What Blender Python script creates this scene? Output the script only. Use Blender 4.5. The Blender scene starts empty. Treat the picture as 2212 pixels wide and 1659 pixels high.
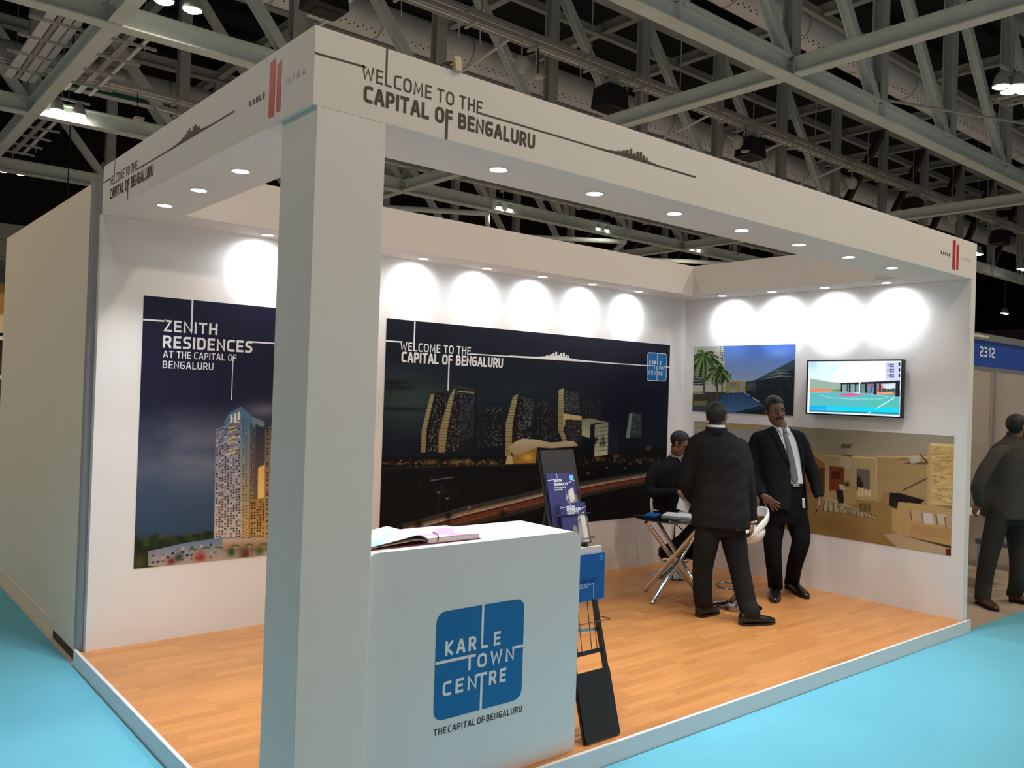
import bpy, bmesh, math, random
import numpy as np
from mathutils import Vector, Matrix
from mathutils.bvhtree import BVHTree

# ---------------------------------------------------------------- camera, world, exposure
SC = bpy.context.scene
COL = SC.collection
CAM = np.array([-1.4267, -2.9278, 1.8282])
CROT = (1.5811, -0.0335, -0.6957)
FPX = 1834.5
cd = bpy.data.cameras.new('camera')
cd.sensor_fit = 'HORIZONTAL'; cd.sensor_width = 36.0; cd.lens = FPX / 2212 * 36.0
cd.clip_end = 500
cam = bpy.data.objects.new('camera', cd); COL.objects.link(cam)
cam.location = CAM; cam.rotation_euler = CROT
SC.camera = cam

world = bpy.data.worlds.new('hall_air'); SC.world = world; world.use_nodes = True
world.node_tree.nodes['Background'].inputs[0].default_value = (1.0, 0.97, 0.93, 1)
world.node_tree.nodes['Background'].inputs[1].default_value = 0.14

SC.view_settings.view_transform = 'Standard'
SC.view_settings.look = 'None'
SC.view_settings.exposure = 0.33
SC.view_settings.gamma = 1.0
SC.view_settings.use_curve_mapping = False
SC.cycles.use_denoising = True
SC.cycles.max_bounces = 6
SC.cycles.diffuse_bounces = 4
SC.cycles.sample_clamp_indirect = 4.0

LAMP_W = 600.0         # each high-bay floodlight cluster of the hall
LAMP_COL = (1.0, 0.80, 0.61)
SPOT_COL = (0.90, 0.95, 1.0)
WASH_W = 0.62           # wall-washing downlight, narrow beam
FILL_W = 13.0           # downlight, wide beam

# ---------------------------------------------------------------- booth dimensions (metres)
W, D, HB, H, P = 5.9456, 2.9102, 2.8805, 3.18, 0.098
SF, SL, SB, SR = 0.43, 0.40, 0.352, 0.438     # depth of front, left, back and right header
TW = 0.089                                     # thickness of the right wall
XR = W - TW                                    # inner face of the right wall

def _rot(rx, ry, rz):
    cx, sx, cy, sy, cz, sz = math.cos(rx), math.sin(rx), math.cos(ry), math.sin(ry), math.cos(rz), math.sin(rz)
    Rx = np.array([[1, 0, 0], [0, cx, -sx], [0, sx, cx]]); Ry = np.array([[cy, 0, sy], [0, 1, 0], [-sy, 0, cy]])
    Rz = np.array([[cz, -sz, 0], [sz, cz, 0], [0, 0, 1]])
    return Rz @ Ry @ Rx
RC = _rot(*CROT)
# survey helpers: where a measured sight line meets a plane of the place
def ray(u, v): return RC @ np.array([(u - 1106) / FPX, -(v - 829.5) / FPX, -1.0])
def onz(u, v, z): d = ray(u, v); return CAM + d * (z - CAM[2]) / d[2]
def ony(u, v, y): d = ray(u, v); return CAM + d * (y - CAM[1]) / d[1]
def onx(u, v, x): d = ray(u, v); return CAM + d * (x - CAM[0]) / d[0]
def proj(P3):
    v = RC.T @ (np.asarray(P3, float) - CAM)
    return 1106 + FPX * v[0] / -v[2], 829.5 - FPX * v[1] / -v[2]

# ---------------------------------------------------------------- materials
def s2l(c):
    return tuple((x / 12.92 if x <= 0.04045 else ((x + 0.055) / 1.055) ** 2.4) for x in c)
def rgb(r, g, b): return s2l((r / 255, g / 255, b / 255))
MATS = {}
def mat(name, col, rough=0.6, metal=0.0, noise=0.0, nscale=8.0, bump=0.0, bscale=60.0, emit=None, estr=0.0, spec=0.5, stretch=None, coat=0.0):
    if name in MATS: return MATS[name]
    m = bpy.data.materials.new(name); m.use_nodes = True
    nt = m.node_tree; b = nt.nodes['Principled BSDF']
    b.inputs['Base Color'].default_value = (*col, 1); b.inputs['Roughness'].default_value = rough
    b.inputs['Metallic'].default_value = metal; b.inputs['Specular IOR Level'].default_value = spec
    if coat: b.inputs['Coat Weight'].default_value = coat
    if emit: b.inputs['Emission Color'].default_value = (*emit, 1); b.inputs['Emission Strength'].default_value = estr
    if noise or bump:
        tc = nt.nodes.new('ShaderNodeTexCoord'); mp = nt.nodes.new('ShaderNodeMapping')
        nt.links.new(tc.outputs['Object'], mp.inputs['Vector'])
        if stretch: mp.inputs['Scale'].default_value = stretch
    if noise:
        n = nt.nodes.new('ShaderNodeTexNoise'); n.inputs['Scale'].default_value = nscale; n.inputs['Detail'].default_value = 4
        nt.links.new(mp.outputs[0], n.inputs['Vector'])
        r = nt.nodes.new('ShaderNodeMapRange'); r.inputs[3].default_value = 1 - noise; r.inputs[4].default_value = 1 + noise
        nt.links.new(n.outputs['Fac'], r.inputs[0])
        mx = nt.nodes.new('ShaderNodeMix'); mx.data_type = 'RGBA'; mx.blend_type = 'MULTIPLY'; mx.inputs[0].default_value = 1
        mx.inputs[6].default_value = (*col, 1); nt.links.new(r.outputs[0], mx.inputs[7])
        nt.links.new(mx.outputs[2], b.inputs['Base Color'])
    if bump:
        n2 = nt.nodes.new('ShaderNodeTexNoise'); n2.inputs['Scale'].default_value = bscale; n2.inputs['Detail'].default_value = 3
        nt.links.new(mp.outputs[0], n2.inputs['Vector'])
        bp = nt.nodes.new('ShaderNodeBump'); bp.inputs['Strength'].default_value = bump; bp.inputs['Distance'].default_value = 0.01
        nt.links.new(n2.outputs['Fac'], bp.inputs['Height']); nt.links.new(bp.outputs[0], b.inputs['Normal'])
    MATS[name] = m
    return m
def glow(name, col, strength):
    if name in MATS: return MATS[name]
    m = bpy.data.materials.new(name); m.use_nodes = True
    nt = m.node_tree; nt.nodes.clear()
    e = nt.nodes.new('ShaderNodeEmission'); o = nt.nodes.new('ShaderNodeOutputMaterial')
    e.inputs[0].default_value = (*col, 1); e.inputs[1].default_value = strength
    nt.links.new(e.outputs[0], o.inputs[0]); MATS[name] = m
    return m

# ---------------------------------------------------------------- mesh building
WPOS = {}
class MB:
    def __init__(s): s.v = []; s.f = []
    def quad(s, a, b, c, d):
        i = len(s.v); s.v += [tuple(a), tuple(b), tuple(c), tuple(d)]; s.f.append((i, i + 1, i + 2, i + 3)); return s
    def poly(s, pts):
        i = len(s.v); s.v += [tuple(p) for p in pts]; s.f.append(tuple(range(i, i + len(pts)))); return s
    def box(s, x0, x1, y0, y1, z0, z1):
        i = len(s.v)
        s.v += [(x0, y0, z0), (x1, y0, z0), (x1, y1, z0), (x0, y1, z0), (x0, y0, z1), (x1, y0, z1), (x1, y1, z1), (x0, y1, z1)]
        s.f += [tuple(i + k for k in q) for q in ((0, 3, 2, 1), (4, 5, 6, 7), (0, 1, 5, 4), (1, 2, 6, 5), (2, 3, 7, 6), (3, 0, 4, 7))]
        return s
    def obox(s, c, ax, ay, az):
        """box about c with half-axis vectors"""
        c, ax, ay, az = map(np.asarray, (c, ax, ay, az)); i = len(s.v)
        for q in ((-1, -1, -1), (1, -1, -1), (1, 1, -1), (-1, 1, -1), (-1, -1, 1), (1, -1, 1), (1, 1, 1), (-1, 1, 1)):
            s.v.append(tuple(c + q[0] * ax + q[1] * ay + q[2] * az))
        s.f += [tuple(i + k for k in q) for q in ((0, 3, 2, 1), (4, 5, 6, 7), (0, 1, 5, 4), (1, 2, 6, 5), (2, 3, 7, 6), (3, 0, 4, 7))]
        return s
    def bar(s, a, b, w, h, up=(0, 0, 1)):
        """rectangular member from a to b, w across, h along up"""
        a, b = np.asarray(a, float), np.asarray(b, float); d = b - a; L = np.linalg.norm(d); d = d / L
        u = np.asarray(up, float); x = np.cross(d, u)
        if np.linalg.norm(x) < 1e-6: x = np.cross(d, (1, 0, 0))
        x = x / np.linalg.norm(x); u = np.cross(x, d)
        return s.obox((a + b) / 2, d * L / 2, x * w / 2, u * h / 2)
    def ibeam(s, a, b, w, h, t=0.035, up=(0, 0, 1)):
        a, b = np.asarray(a, float), np.asarray(b, float); d = (b - a) / np.linalg.norm(b - a); u = np.asarray(up, float)
        u = u - d * (u @ d); u = u / np.linalg.norm(u)
        s.bar(a + u * (h / 2 - t / 2), b + u * (h / 2 - t / 2), w, t, up); s.bar(a - u * (h / 2 - t / 2), b - u * (h / 2 - t / 2), w, t, up)
        return s.bar(a, b, t, h - 2 * t, up)
    def tube(s, path, rad, n=10, ref=None, caps=True):
        """loft of rings along path; rad is a list of r or (a, b); a lies along ref"""
        path = [np.asarray(p, float) for p in path]
        if not hasattr(rad, '__len__'): rad = [rad] * len(path)
        base = len(s.v); px = None
        for k, p in enumerate(path):
            t = path[min(k + 1, len(path) - 1)] - path[max(k - 1, 0)]; t = t / (np.linalg.norm(t) + 1e-9)
            r0 = np.asarray(ref, float) if ref is not None else (px if px is not None else (np.array([0, 0, 1.]) if abs(t[2]) < 0.9 else np.array([1., 0, 0])))
            x = r0 - t * (r0 @ t); x = x / (np.linalg.norm(x) + 1e-9); y = np.cross(t, x); px = x
            r = rad[k]; a, b = (r if hasattr(r, '__len__') else (r, r))
            for j in range(n):
                th = 2 * math.pi * j / n
                s.v.append(tuple(p + x * a * math.cos(th) + y * b * math.sin(th)))
        for k in range(len(path) - 1):
            for j in range(n):
                q = base + k * n
                s.f.append((q + j, q + (j + 1) % n, q + n + (j + 1) % n, q + n + j))
        if caps:
            s.f.append(tuple(base + j for j in reversed(range(n)))); q = base + (len(path) - 1) * n
            s.f.append(tuple(q + j for j in range(n)))
        return s
    def rings(s, rings, caps=True):
        base = len(s.v); n = len(rings[0])
        for r in rings: s.v += [tuple(p) for p in r]
        for k in range(len(rings) - 1):
            q = base + k * n
            for j in range(n): s.f.append((q + j, q + (j + 1) % n, q + n + (j + 1) % n, q + n + j))
        if caps:
            s.f.append(tuple(base + j for j in reversed(range(n)))); q = base + (len(rings) - 1) * n
            s.f.append(tuple(q + j for j in range(n)))
        return s
    def lathe(s, c, prof, n=24):
        """revolve (r, z) profile round the vertical through c"""
        return s.rings([[(c[0] + r * math.cos(2 * math.pi * j / n), c[1] + r * math.sin(2 * math.pi * j / n), c[2] + z) for j in range(n)] for r, z in prof])
    def sphere(s, c, r, n=12, m=8, M=None):
        rx, ry, rz = r if hasattr(r, '__len__') else (r, r, r)
        rr = []
        for i in range(m + 1):
            ph = math.pi * min(max(i / m, 0.012), 0.988); row = []
            for j in range(n):
                th = 2 * math.pi * j / n
                p = np.array([rx * math.sin(ph) * math.cos(th), ry * math.sin(ph) * math.sin(th), -rz * math.cos(ph)])
                if M is not None: p = M @ p
                row.append(tuple(np.asarray(c) + p))
            rr.append(row)
        return s.rings(rr)
    def prism(s, poly, f0, f1):
        """extrude: poly of (u, v); f0 and f1 map (u, v) to the two end faces"""
        n = len(poly); i = len(s.v)
        s.v += [tuple(f0(u, v)) for u, v in poly] + [tuple(f1(u, v)) for u, v in poly]
        s.f.append(tuple(i + k for k in range(n))); s.f.append(tuple(i + n + k for k in reversed(range(n))))
        for k in range(n): s.f.append((i + k, i + n + k, i + n + (k + 1) % n, i + (k + 1) % n))
        return s
    def mesh(s, name, org=(0, 0, 0)):
        me = bpy.data.meshes.new(name)
        o = org
        me.from_pydata([(v[0] - o[0], v[1] - o[1], v[2] - o[2]) for v in s.v], [], s.f); me.update()
        return me
    def build(s, name, m, parent=None, smooth=False, fix=True, bevel=0.0):
        org = WPOS.get(parent.name, (0, 0, 0)) if parent else (0, 0, 0)
        me = s.mesh(name, org)
        if fix:
            bm = bmesh.new(); bm.from_mesh(me); bmesh.ops.recalc_face_normals(bm, faces=bm.faces); bm.to_mesh(me); bm.free()
        return link(name, me, m, parent, smooth, bevel)
def link(name, me, m, parent=None, smooth=False, bevel=0.0):
    o = bpy.data.objects.new(name, me); COL.objects.link(o)
    if m: me.materials.append(m)
    if parent: o.parent = parent; WPOS[o.name] = WPOS.get(parent.name, (0, 0, 0))
    if smooth:
        me.polygons.foreach_set('use_smooth', [True] * len(me.polygons))
        if smooth != 'all':
            try: me.set_sharp_from_angle(angle=math.radians(40))
            except Exception: pass
    if bevel:
        md = o.modifiers.new('edge', 'BEVEL'); md.width = bevel; md.segments = 2; md.limit_method = 'ANGLE'
    return o
def thing(name, label, cat, loc=(0, 0, 0), group=None):
    o = bpy.data.objects.new(name, None); COL.objects.link(o); o.location = loc; o.empty_display_size = 0.1
    WPOS[o.name] = tuple(loc); o['label'] = label; o['category'] = cat
    if group: o['group'] = group
    return o
def tag(o, label, cat, group=None):
    o['label'] = label; o['category'] = cat
    if group: o['group'] = group
    return o
def struct(o, label=None):
    o['kind'] = 'structure'
    if label: o['label'] = label
    return o
def dup(root, loc, label=None, rotz=None):
    def cp(o, parent):
        c = o.copy(); COL.objects.link(c); c.parent = parent
        for ch in o.children: cp(ch, c)
        return c
    r = cp(root, None); r.location = loc
    if rotz is not None: r.rotation_euler = (0, 0, rotz)
    if label: r['label'] = label
    return r

M_WALL = mat('booth_paint', (0.80, 0.79, 0.78), 0.55, noise=0.02, nscale=3)
M_CHROME = mat('chrome', (0.75, 0.75, 0.76), 0.12, 1.0)
M_ALU = mat('aluminium', (0.52, 0.51, 0.50), 0.35, 0.9)
M_BLACK = mat('black_paint', (0.012, 0.012, 0.013), 0.45)
M_STEEL = mat('painted_steel', (0.72, 0.80, 0.78), 0.6, noise=0.12, nscale=1.2)
M_STEELD = mat('painted_steel_dull', (0.50, 0.53, 0.52), 0.7, noise=0.15, nscale=1.0)
M_DUCT = mat('duct_sheet', (0.82, 0.83, 0.86), 0.5, noise=0.06, nscale=0.6)
M_GALV = mat('galvanised', (0.5, 0.5, 0.48), 0.5, 0.3, noise=0.1)
M_RUST = mat('brown_steel', (0.10, 0.075, 0.055), 0.7, noise=0.1)
# ================================================================ the hall
def carpet(name, col, amp=0.10):
    m = mat(name, col, 0.95, noise=amp, nscale=0.7, bump=0.35, bscale=320, spec=0.15)
    return m
PY0S = -0.0345
M_AQUA = carpet('aqua_carpet', (0.150, 0.49, 0.64))
M_BEIGEC = carpet('beige_carpet', (0.42, 0.36, 0.29), 0.06)
M_HALLF = carpet('grey_hall_carpet', (0.62, 0.59, 0.55), 0.08)
flo = struct(MB().box(-26, 92, -26, 48, -0.2, 0).build('floor', M_HALLF))
struct(MB().box(-26, 92, -4.2, PY0S, 0.0, 0.005).build('floor_aisle', M_AQUA), 'aqua aisle carpet along the front of the booth')
struct(MB().box(-3.4, -0.056, PY0S, 36, 0.0, 0.005).build('floor_side_aisle', M_AQUA), 'aqua aisle carpet beside the open side of the booth')
struct(MB().box(W + 0.001, 92, PY0S, 0.0, 0.0, 0.005).build('floor_aisle_edge', M_AQUA), 'aqua aisle carpet edge before the neighbouring stand')
fn = struct(MB().box(W + 0.012, 10.4, 0.0, 6.0, 0.0, 0.006).build('floor_stand', M_BEIGEC), 'beige carpet of the neighbouring stand')
M_DECK = mat('roof_deck', (0.020, 0.020, 0.023), 0.9)
ceil = struct(MB().box(-26, 92, -26, 48, 15.9, 16.2).build('ceiling', M_DECK))
for k in range(30):
    MB().box(-26, 92, -12 + 2 * k, -11.75 + 2 * k, 15.6, 15.9).build('deck_rib', M_DECK, ceil)

# far walls
M_FAR = mat('far_panel', (0.46, 0.43, 0.41), 0.7, noise=0.04, nscale=0.5)
M_DARKW = mat('unlit_wall_black', (0.010, 0.010, 0.012), 0.9)  # near-black colour puts the unlit dark of the hall's end into the walls
wf = struct(MB().box(-26, 92, 38.5, 38.9, 0, 16).build('wall_far', M_DARKW))
for r in range(8):
    z0 = 8.25 - 0.72 * (r + 1)
    for q in range(3):
        MB().box(-14 + 8.0 * q, -14 + 8.0 * q + 7.97, 38.36, 38.5, z0 + 0.03, z0 + 0.72).build('panel', M_FAR, wf)
we = struct(MB().box(84, 84.4, -26, 48, 0, 16).build('wall_end', M_DARKW))
M_PURP = mat('mauve_panel', (0.20, 0.15, 0.16), 0.7)
for q in range(10):
    MB().box(83.86, 84, -2 + 3.2 * q, 1.15 + 3.2 * q, 0.2, 9.2).build('panel', M_PURP, we)

# ---- roof trusses along x at 8 m centres, panel points every 4.05 m
ZC, ZT = 9.1, 14.4
XP = [3.24 + 4.05 * n for n in range(-3, 15)]
def truss(y, label, x0n=0, x1n=len(XP)):
    t = thing('roof_truss', label, 'truss', (XP[x0n], y, ZC), 'roof trusses of the hall')
    xs = XP[x0n:x1n]
    MB().ibeam((xs[0] - 2, y, ZC + 0.22), (xs[-1] + 2, y, ZC + 0.22), 0.36, 0.46).build('bottom_chord', M_STEEL, t)
    MB().ibeam((xs[0] - 2, y, ZT), (xs[-1] + 2, y, ZT), 0.34, 0.40).build('top_chord', M_STEELD, t)
    for x in xs:
        MB().ibeam((x, y, ZC + 0.4), (x, y, ZT - 0.2), 0.32, 0.30, 0.04, (0, 1, 0)).build('upright', M_STEELD, t)
        g = MB().box(x - 0.30, x + 0.30, y - 0.02, y + 0.02, ZC + 0.40, ZC + 0.95).build('gusset_plate', M_STEELD, t)
        MB().box(x - 0.02, x + 0.02, y - 0.17, y + 0.17, ZC + 0.03, ZC + 0.42).build('stiffener', M_STEEL, t)
    for a, b in zip(xs[:-1], xs[1:]):
        if b < 31.7: p, q, m = (a + 0.1, y, ZT - 0.2), (b - 0.22, y, ZC + 0.42), M_STEEL
        else: p, q, m = (a + 0.2, y, ZC + 0.42), (b - 0.1, y, ZT - 0.2), M_RUST
        MB().ibeam(p, q, 0.24, 0.24, 0.03, (0, 1, 0)).build('diagonal_brace', m, t)
    return t
truss(7.83, 'grey steel roof truss whose chord passes the pale duct with dotted seams', 1, 14)
truss(15.9, 'grey steel roof truss behind the insulated pipe and its cable trays', 0, 18)
truss(23.85, 'grey steel roof truss seen through the open top of the booth', 0, 14)
truss(31.9, 'dim grey steel roof truss close to the far panelled wall', 0, 14)

# ---- cross beams along y at chord level
TY = [7.83, 15.9, 23.85, 31.9]
def cross(x, y0, y1, label):
    t = thing('cross_beam', label, 'beam', (x, y0, ZC), 'cross beams between the roof trusses')
    MB().ibeam((x, y0 + 0.19, ZC + 0.2), (x, y1 - 0.19, ZC + 0.2), 0.30, 0.38).build('beam', M_STEEL, t)
    for yy in (y0 + 0.2, y1 - 0.2):
        MB().box(x - 0.15, x + 0.15, yy - 0.015, yy + 0.015, ZC, ZC + 0.42).build('end_plate', M_STEELD, t)
for x, lab in ((3.24, 'with cable trays beside it'), (15.35, 'crossing under the insulated pipe'), (31.5, 'far down the hall past the lit fascia')):
    for a, b in zip([-0.2] + TY[:-1], TY):
        cross(x, a, b, 'grey steel cross beam %s' % lab)
# horizontal bracing seen through the booth's open top
for k, (xa, ya, xb, yb) in enumerate(((11.3, 29, 19.4, 23.95), (23.45, 29, 19.4, 23.95), (19.4, 29.5, 27.5, 23.95), (31.5, 29.5, 27.5, 23.95), (27.5, 29.5, 35.6, 23.95))):
    o = MB().tube([(xa, ya, ZC - 0.13), (xb, yb, ZC - 0.13)], 0.11, 10).build('wind_brace', M_STEEL, None, True)
    tag(o, 'round grey wind brace running off a truss chord above the booth', 'brace', 'round wind braces')

# ---- purlins at top chord level
for n, x in enumerate(XP):
    if x < 6: continue
    o = MB().ibeam((x, 4, ZT + 0.1), (x, 38, ZT + 0.1), 0.26, 0.34).build('purlin', M_STEELD)
    tag(o, 'dark grey roof purlin laid across the truss tops', 'purlin', 'roof purlins over the trusses')
for n, y in enumerate((11.9, 17.8, 19.9, 27.9)):
    o = MB().ibeam((-10, y, ZT - 0.05), (60, y, ZT - 0.05), 0.20, 0.26).build('roof_rail', M_STEELD)
    tag(o, 'long dark steel rail under the roof between two trusses', 'rail', 'long steel rails under the roof')

# ---- air ducts
def duct(y, z, r, x0, x1, label, green=False):
    t = thing('air_duct', label, 'duct', (x0, y, z))
    MB().tube([(x0, y, z), (x1, y, z)], r, 28).build('duct', M_DUCT, t, True)
    x = x0 + 1.2; k = 0
    hm = MB()
    while x < min(x1, 46):
        MB().tube([(x - 0.03, y, z), (x + 0.03, y, z)], r + 0.012, 28).build('seam_ring', M_GALV, t, True)
        x += 3.0
    # two rows of nozzles low on the near side
    nm = MB()
    for row, ang in enumerate((-62, -52)):
        a = math.radians(ang); x = x0 + 0.2
        while x < min(x1, 40):
            c = np.array([x + 0.12 * row, y - math.cos(a) * r, z + math.sin(a) * r]); d = np.array([0, -math.cos(a), math.sin(a)])
            nm.tube([c - d * 0.01, c + d * 0.006], 0.024, 6); x += 0.26
    o = nm.build('nozzle_row', M_BLACK, t); o['kind'] = 'stuff'
    if green:
        MB().box(x0, x1, y - r * 0.75, y - r * 0.45, z - r * 0.95, z - r * 0.78).build('green_edge_strip', mat('green_strip', (0.02, 0.16, 0.09), 0.6), t)
    return t
duct(9.6, 11.72, 0.40, 11.2, 60, 'pale round air duct with dotted seams above the nearest truss chord')
duct(17.3, 11.80, 0.47, -6, 60, 'pale round air duct running just above the booth fascia')
duct(25.2, 10.95, 0.50, -6, 60, 'pale round air duct with a green edge strip', True)

# ---- insulated pipe and cable trays in front of the second truss
M_INSUL = mat('pipe_insulation', (0.44, 0.42, 0.35), 0.6, noise=0.08, nscale=2)
def pipe(y, z, r, label):
    t = thing('insulated_pipe', label, 'pipe', (0, y, z))
    MB().tube([(-8, y, z), (70, y, z)], r, 16).build('pipe', M_INSUL, t, True)
    for x in XP[1:]:
        MB().tube([(x + 0.5, y, z), (x + 0.62, y, z)], r + 0.02, 16).build('clamp_band', M_GALV, t, True)
        MB().tube([(x + 0.56, y, z + r), (x + 0.56, y, ZT - 0.2)], 0.02, 6).build('hanger_rod', M_STEELD, t)
    return t
pipe(14.78, 11.58, 0.15, 'buff insulated pipe slung in front of the second roof truss')
def tray_x(y, z, w, x0, x1, label, n_cond=3):
    t = thing('cable_tray', label, 'cable tray', (x0, y, z))
    for s in (-1, 1): MB().box(x0, x1, y + s * w / 2 - 0.02, y + s * w / 2 + 0.02, z, z + 0.09).build('side_rail', M_GALV, t)
    x = x0 + 0.5
    while x < x1:
        MB().box(x - 0.03, x + 0.03, y - w / 2 - 0.12, y + w / 2 + 0.12, z - 0.05, z).build('rung', M_STEELD, t); x += 2.02
    for k in range(n_cond):
        yy = y - w / 2 + w * (k + 0.5) / n_cond
        MB().tube([(x0, yy, z + 0.05), (x1, yy, z + 0.05)], 0.035, 6).build('conduit', M_DUCT if k % 2 else M_GALV, t)
    return t
tray_x(13.85, 11.05, 0.40, -8, 60, 'galvanised cable tray hung under the buff insulated pipe', 3)
tray_x(13.55, 10.70, 0.30, -8, 60, 'narrow galvanised cable tray with short white hangers below it', 2)
tray_x(22.4, 9.95, 0.55, -8, 60, 'long cable tray crossing in front of the green-edged duct', 4)
tray_x(21.9, 9.45, 0.30, 6, 60, 'thin dark cable tray low in front of the third truss', 2)
for n in range(16):
    x = 6.2 + 0.62 * (n % 5) + 4.05 * (n // 5) + random.Random(n).uniform(-.05, .05)
    if abs(x - 12.2) < 0.4: continue
    o = MB().tube([(x, 13.5, 10.68), (x + 0.02, 13.5, 10.25)], 0.016, 6).build('wire_tail', mat('white_plastic', (0.62, 0.61, 0.58), 0.5))
    tag(o, 'short white wire tail hanging under the narrow cable tray', 'wire', 'white wire tails under the tray')
# stub brackets from the tray down to the truss uprights
for x in [k for k in XP[2:12] if abs(k - 15.35) > .1 and abs(k - 31.6) > 3]:
    o = MB().bar((x + 0.55, 13.6, 10.68), (x + 0.08, 15.7, 10.0), 0.05, 0.05).build('stay_bracket', M_DUCT)
    tag(o, 'thin pale stay between the cable tray and a truss upright', 'bracket', 'thin stays of the cable tray')

def tray_y(x, z, w, y0, y1, label, widths):
    t = thing('cable_tray', label, 'cable tray', (x, y0, z))
    xx = x - w / 2
    for k, cw in enumerate(widths):
        MB().box(xx, xx + cw, y0, y1, z, z + 0.05).build('trunking', M_DUCT if k != 1 else M_GALV, t); xx += cw + (w - sum(widths)) / max(1, len(widths) - 1)
    y = y0 + 0.6
    while y < y1:
        MB().box(x - w / 2 - 0.28, x + w / 2 + 0.28, y - 0.03, y + 0.03, z - 0.06, z).build('rung', M_STEELD, t); y += 1.28
    for yy in (y0 + 2.6, y1 - 1.0): MB().tube([(x + w / 2 + 0.2, yy, z - 0.05), (x + w / 2 + 0.2, yy, 15.897)], 0.012, 6).build('hanger_rod', M_STEELD, t)
    return t
tray_y(2.72, 9.7, 0.72, 16.2, 22.9, 'row of pale cable trunking beside the cross beam', (0.2, 0.09, 0.17, 0.14))
tray_y(4.1, 9.7, 0.78, 16.2, 22.9, 'open cable trunking on the lamp side of the cross beam', (0.15, 0.15, 0.08))
tray_y(4.1, 9.75, 0.78, 8.2, 13.3, 'dark cable trunking over the paired floodlights', (0.12, 0.12, 0.16))
tray_y(4.0, 9.7, 0.7, 24.2, 31.6, 'dim cable trunking near the panelled wall', (0.14, 0.14, 0.10))
tray_y(26.5, 11.2, 0.9, 4.4, 7.6, 'galvanised cable tray high beside the four-lamp cluster', (0.12, 0.2, 0.12))
# thin conduit slung between trusses
o = MB().tube([(19.6, 7.7, 9.62), (26, 5.2, 9.66), (34, 2.5, 9.7)], 0.04, 6).build('conduit_pipe', M_GALV)
tag(o, 'thin grey conduit running off the nearest truss chord', 'conduit')

# ---- black loudspeakers, domes and sensors under the tray
def speaker(x, y, z, label):
    t = thing('ceiling_speaker', label, 'speaker', (x, y, z), 'black loudspeakers along the cable tray')
    r = [[(x + sx * w, y + sy * w * 0.8, z + h) for sx, sy in ((-1, -1), (1, -1), (1, 1), (-1, 1))] for w, h in ((0.30, -0.36), (0.42, -0.30), (0.36, 0.28), (0.24, 0.36))]
    MB().rings(r).build('cabinet', M_BLACK, t)
    MB().box(x - 0.26, x + 0.26, y - 0.22, y + 0.22, z - 0.375, z - 0.36).build('grille', mat('speaker_grille', (0.03, 0.03, 0.032), 0.8), t)
    MB().box(x - 0.04, x + 0.04, y - 0.3, y + 0.3, z + 0.36, 10.66).build('bracket', M_STEELD, t)
for x in (6.79, 15.53, 22.17, 33.6, 42.65):
    speaker(x, 13.55, 10.09, 'black tapered loudspeaker hung under the cable tray')
def dome(x, y, z):
    t = thing('dome_sensor', 'white round dome sensor hung under the cable tray', 'sensor', (x, y, z), 'white domes along the tray')
    wp = mat('white_plastic', (0.62, 0.61, 0.58), 0.5)
    MB().lathe((x, y, z), [(0.02, -0.20), (0.12, -0.17), (0.19, -0.06), (0.20, 0.02)], 16).build('dome', mat('dome_smoke', (0.5, 0.5, 0.5), 0.2), t, True)
    MB().lathe((x, y, z), [(0.205, 0.02), (0.205, 0.10), (0.15, 0.2), (0.03, 0.24)], 16).build('housing', wp, t, True)
    MB().tube([(x, y, z + 0.22), (x, y, 10.74)], 0.02, 6).build('drop_rod', wp, t)
    MB().tube([(x, y, z + 0.05), (x - 0.45, y, z + 0.12)], 0.03, 6).build('side_arm', wp, t)
for x in (12.16, 21.2, 28.39, 37.04): dome(x, 13.40, 10.04)
def sensor(x, y, z, top=10.70):
    t = thing('hanging_sensor', 'small white square sensor hanging on a black cable', 'sensor', (x, y, z), 'small square hanging sensors')
    MB().box(x - 0.12, x + 0.12, y - 0.12, y + 0.12, z - 0.03, z + 0.03).build('plate', mat('white_plastic', (0.62, 0.61, 0.58), 0.5), t)
    MB().tube([(x - 0.03, y, z + 0.03), (x - 0.06, y, top)], 0.016, 6).build('cable', M_BLACK, t)
sensor(12.75, 13.40, 9.92); sensor(21.72, 13.40, 9.87); sensor(5.6, 22.3, 9.2, 9.92)

# ---- high-bay floodlights
M_FLOOD = glow('floodlight_glass', (1.0, 0.90, 0.74), 26.0)
def flood(x, y, z, n, label, watt):
    t = thing('high_bay_lamp', label, 'lamp', (x, y, z), 'high-bay lamps of the hall')
    offs = [(-0.28, 0), (0.28, 0)] if n == 2 else [(-0.24, 0.12), (-0.0, -0.14), (0.24, 0.12), (0.44, -0.14)]
    for ox, oy in offs:
        h = MB().lathe((x + ox, y + oy, z), [(0.19, 0.0), (0.20, 0.02), (0.12, 0.26), (0.06, 0.34)], 14).build('reflector', M_STEELD, t, True)
        MB().lathe((x + ox, y + oy, z), [(0.02, -0.045), (0.12, -0.035), (0.175, -0.005), (0.175, 0.005)], 14).build('lens', M_FLOOD, t, True)
    MB().box(x - 0.55, x + 0.55, y - 0.03, y + 0.03, z + 0.34, z + 0.40).build('crossbar', M_STEELD, t)
    MB().tube([(x, y, z + 0.4), (x, y, 15.897)], 0.012, 6).build('drop_rod', M_STEELD, t)
    if watt:
        ld = bpy.data.lights.new('floodlight_beam', 'SPOT'); ld.energy = watt; ld.color = LAMP_COL; ld.spot_size = math.radians(165); ld.spot_blend = 0.5; ld.shadow_soft_size = 0.35
        lo = bpy.data.objects.new('floodlight_beam', ld); COL.objects.link(lo); lo.parent = t; lo.location = (0, 0, -0.08)
    return t
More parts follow.
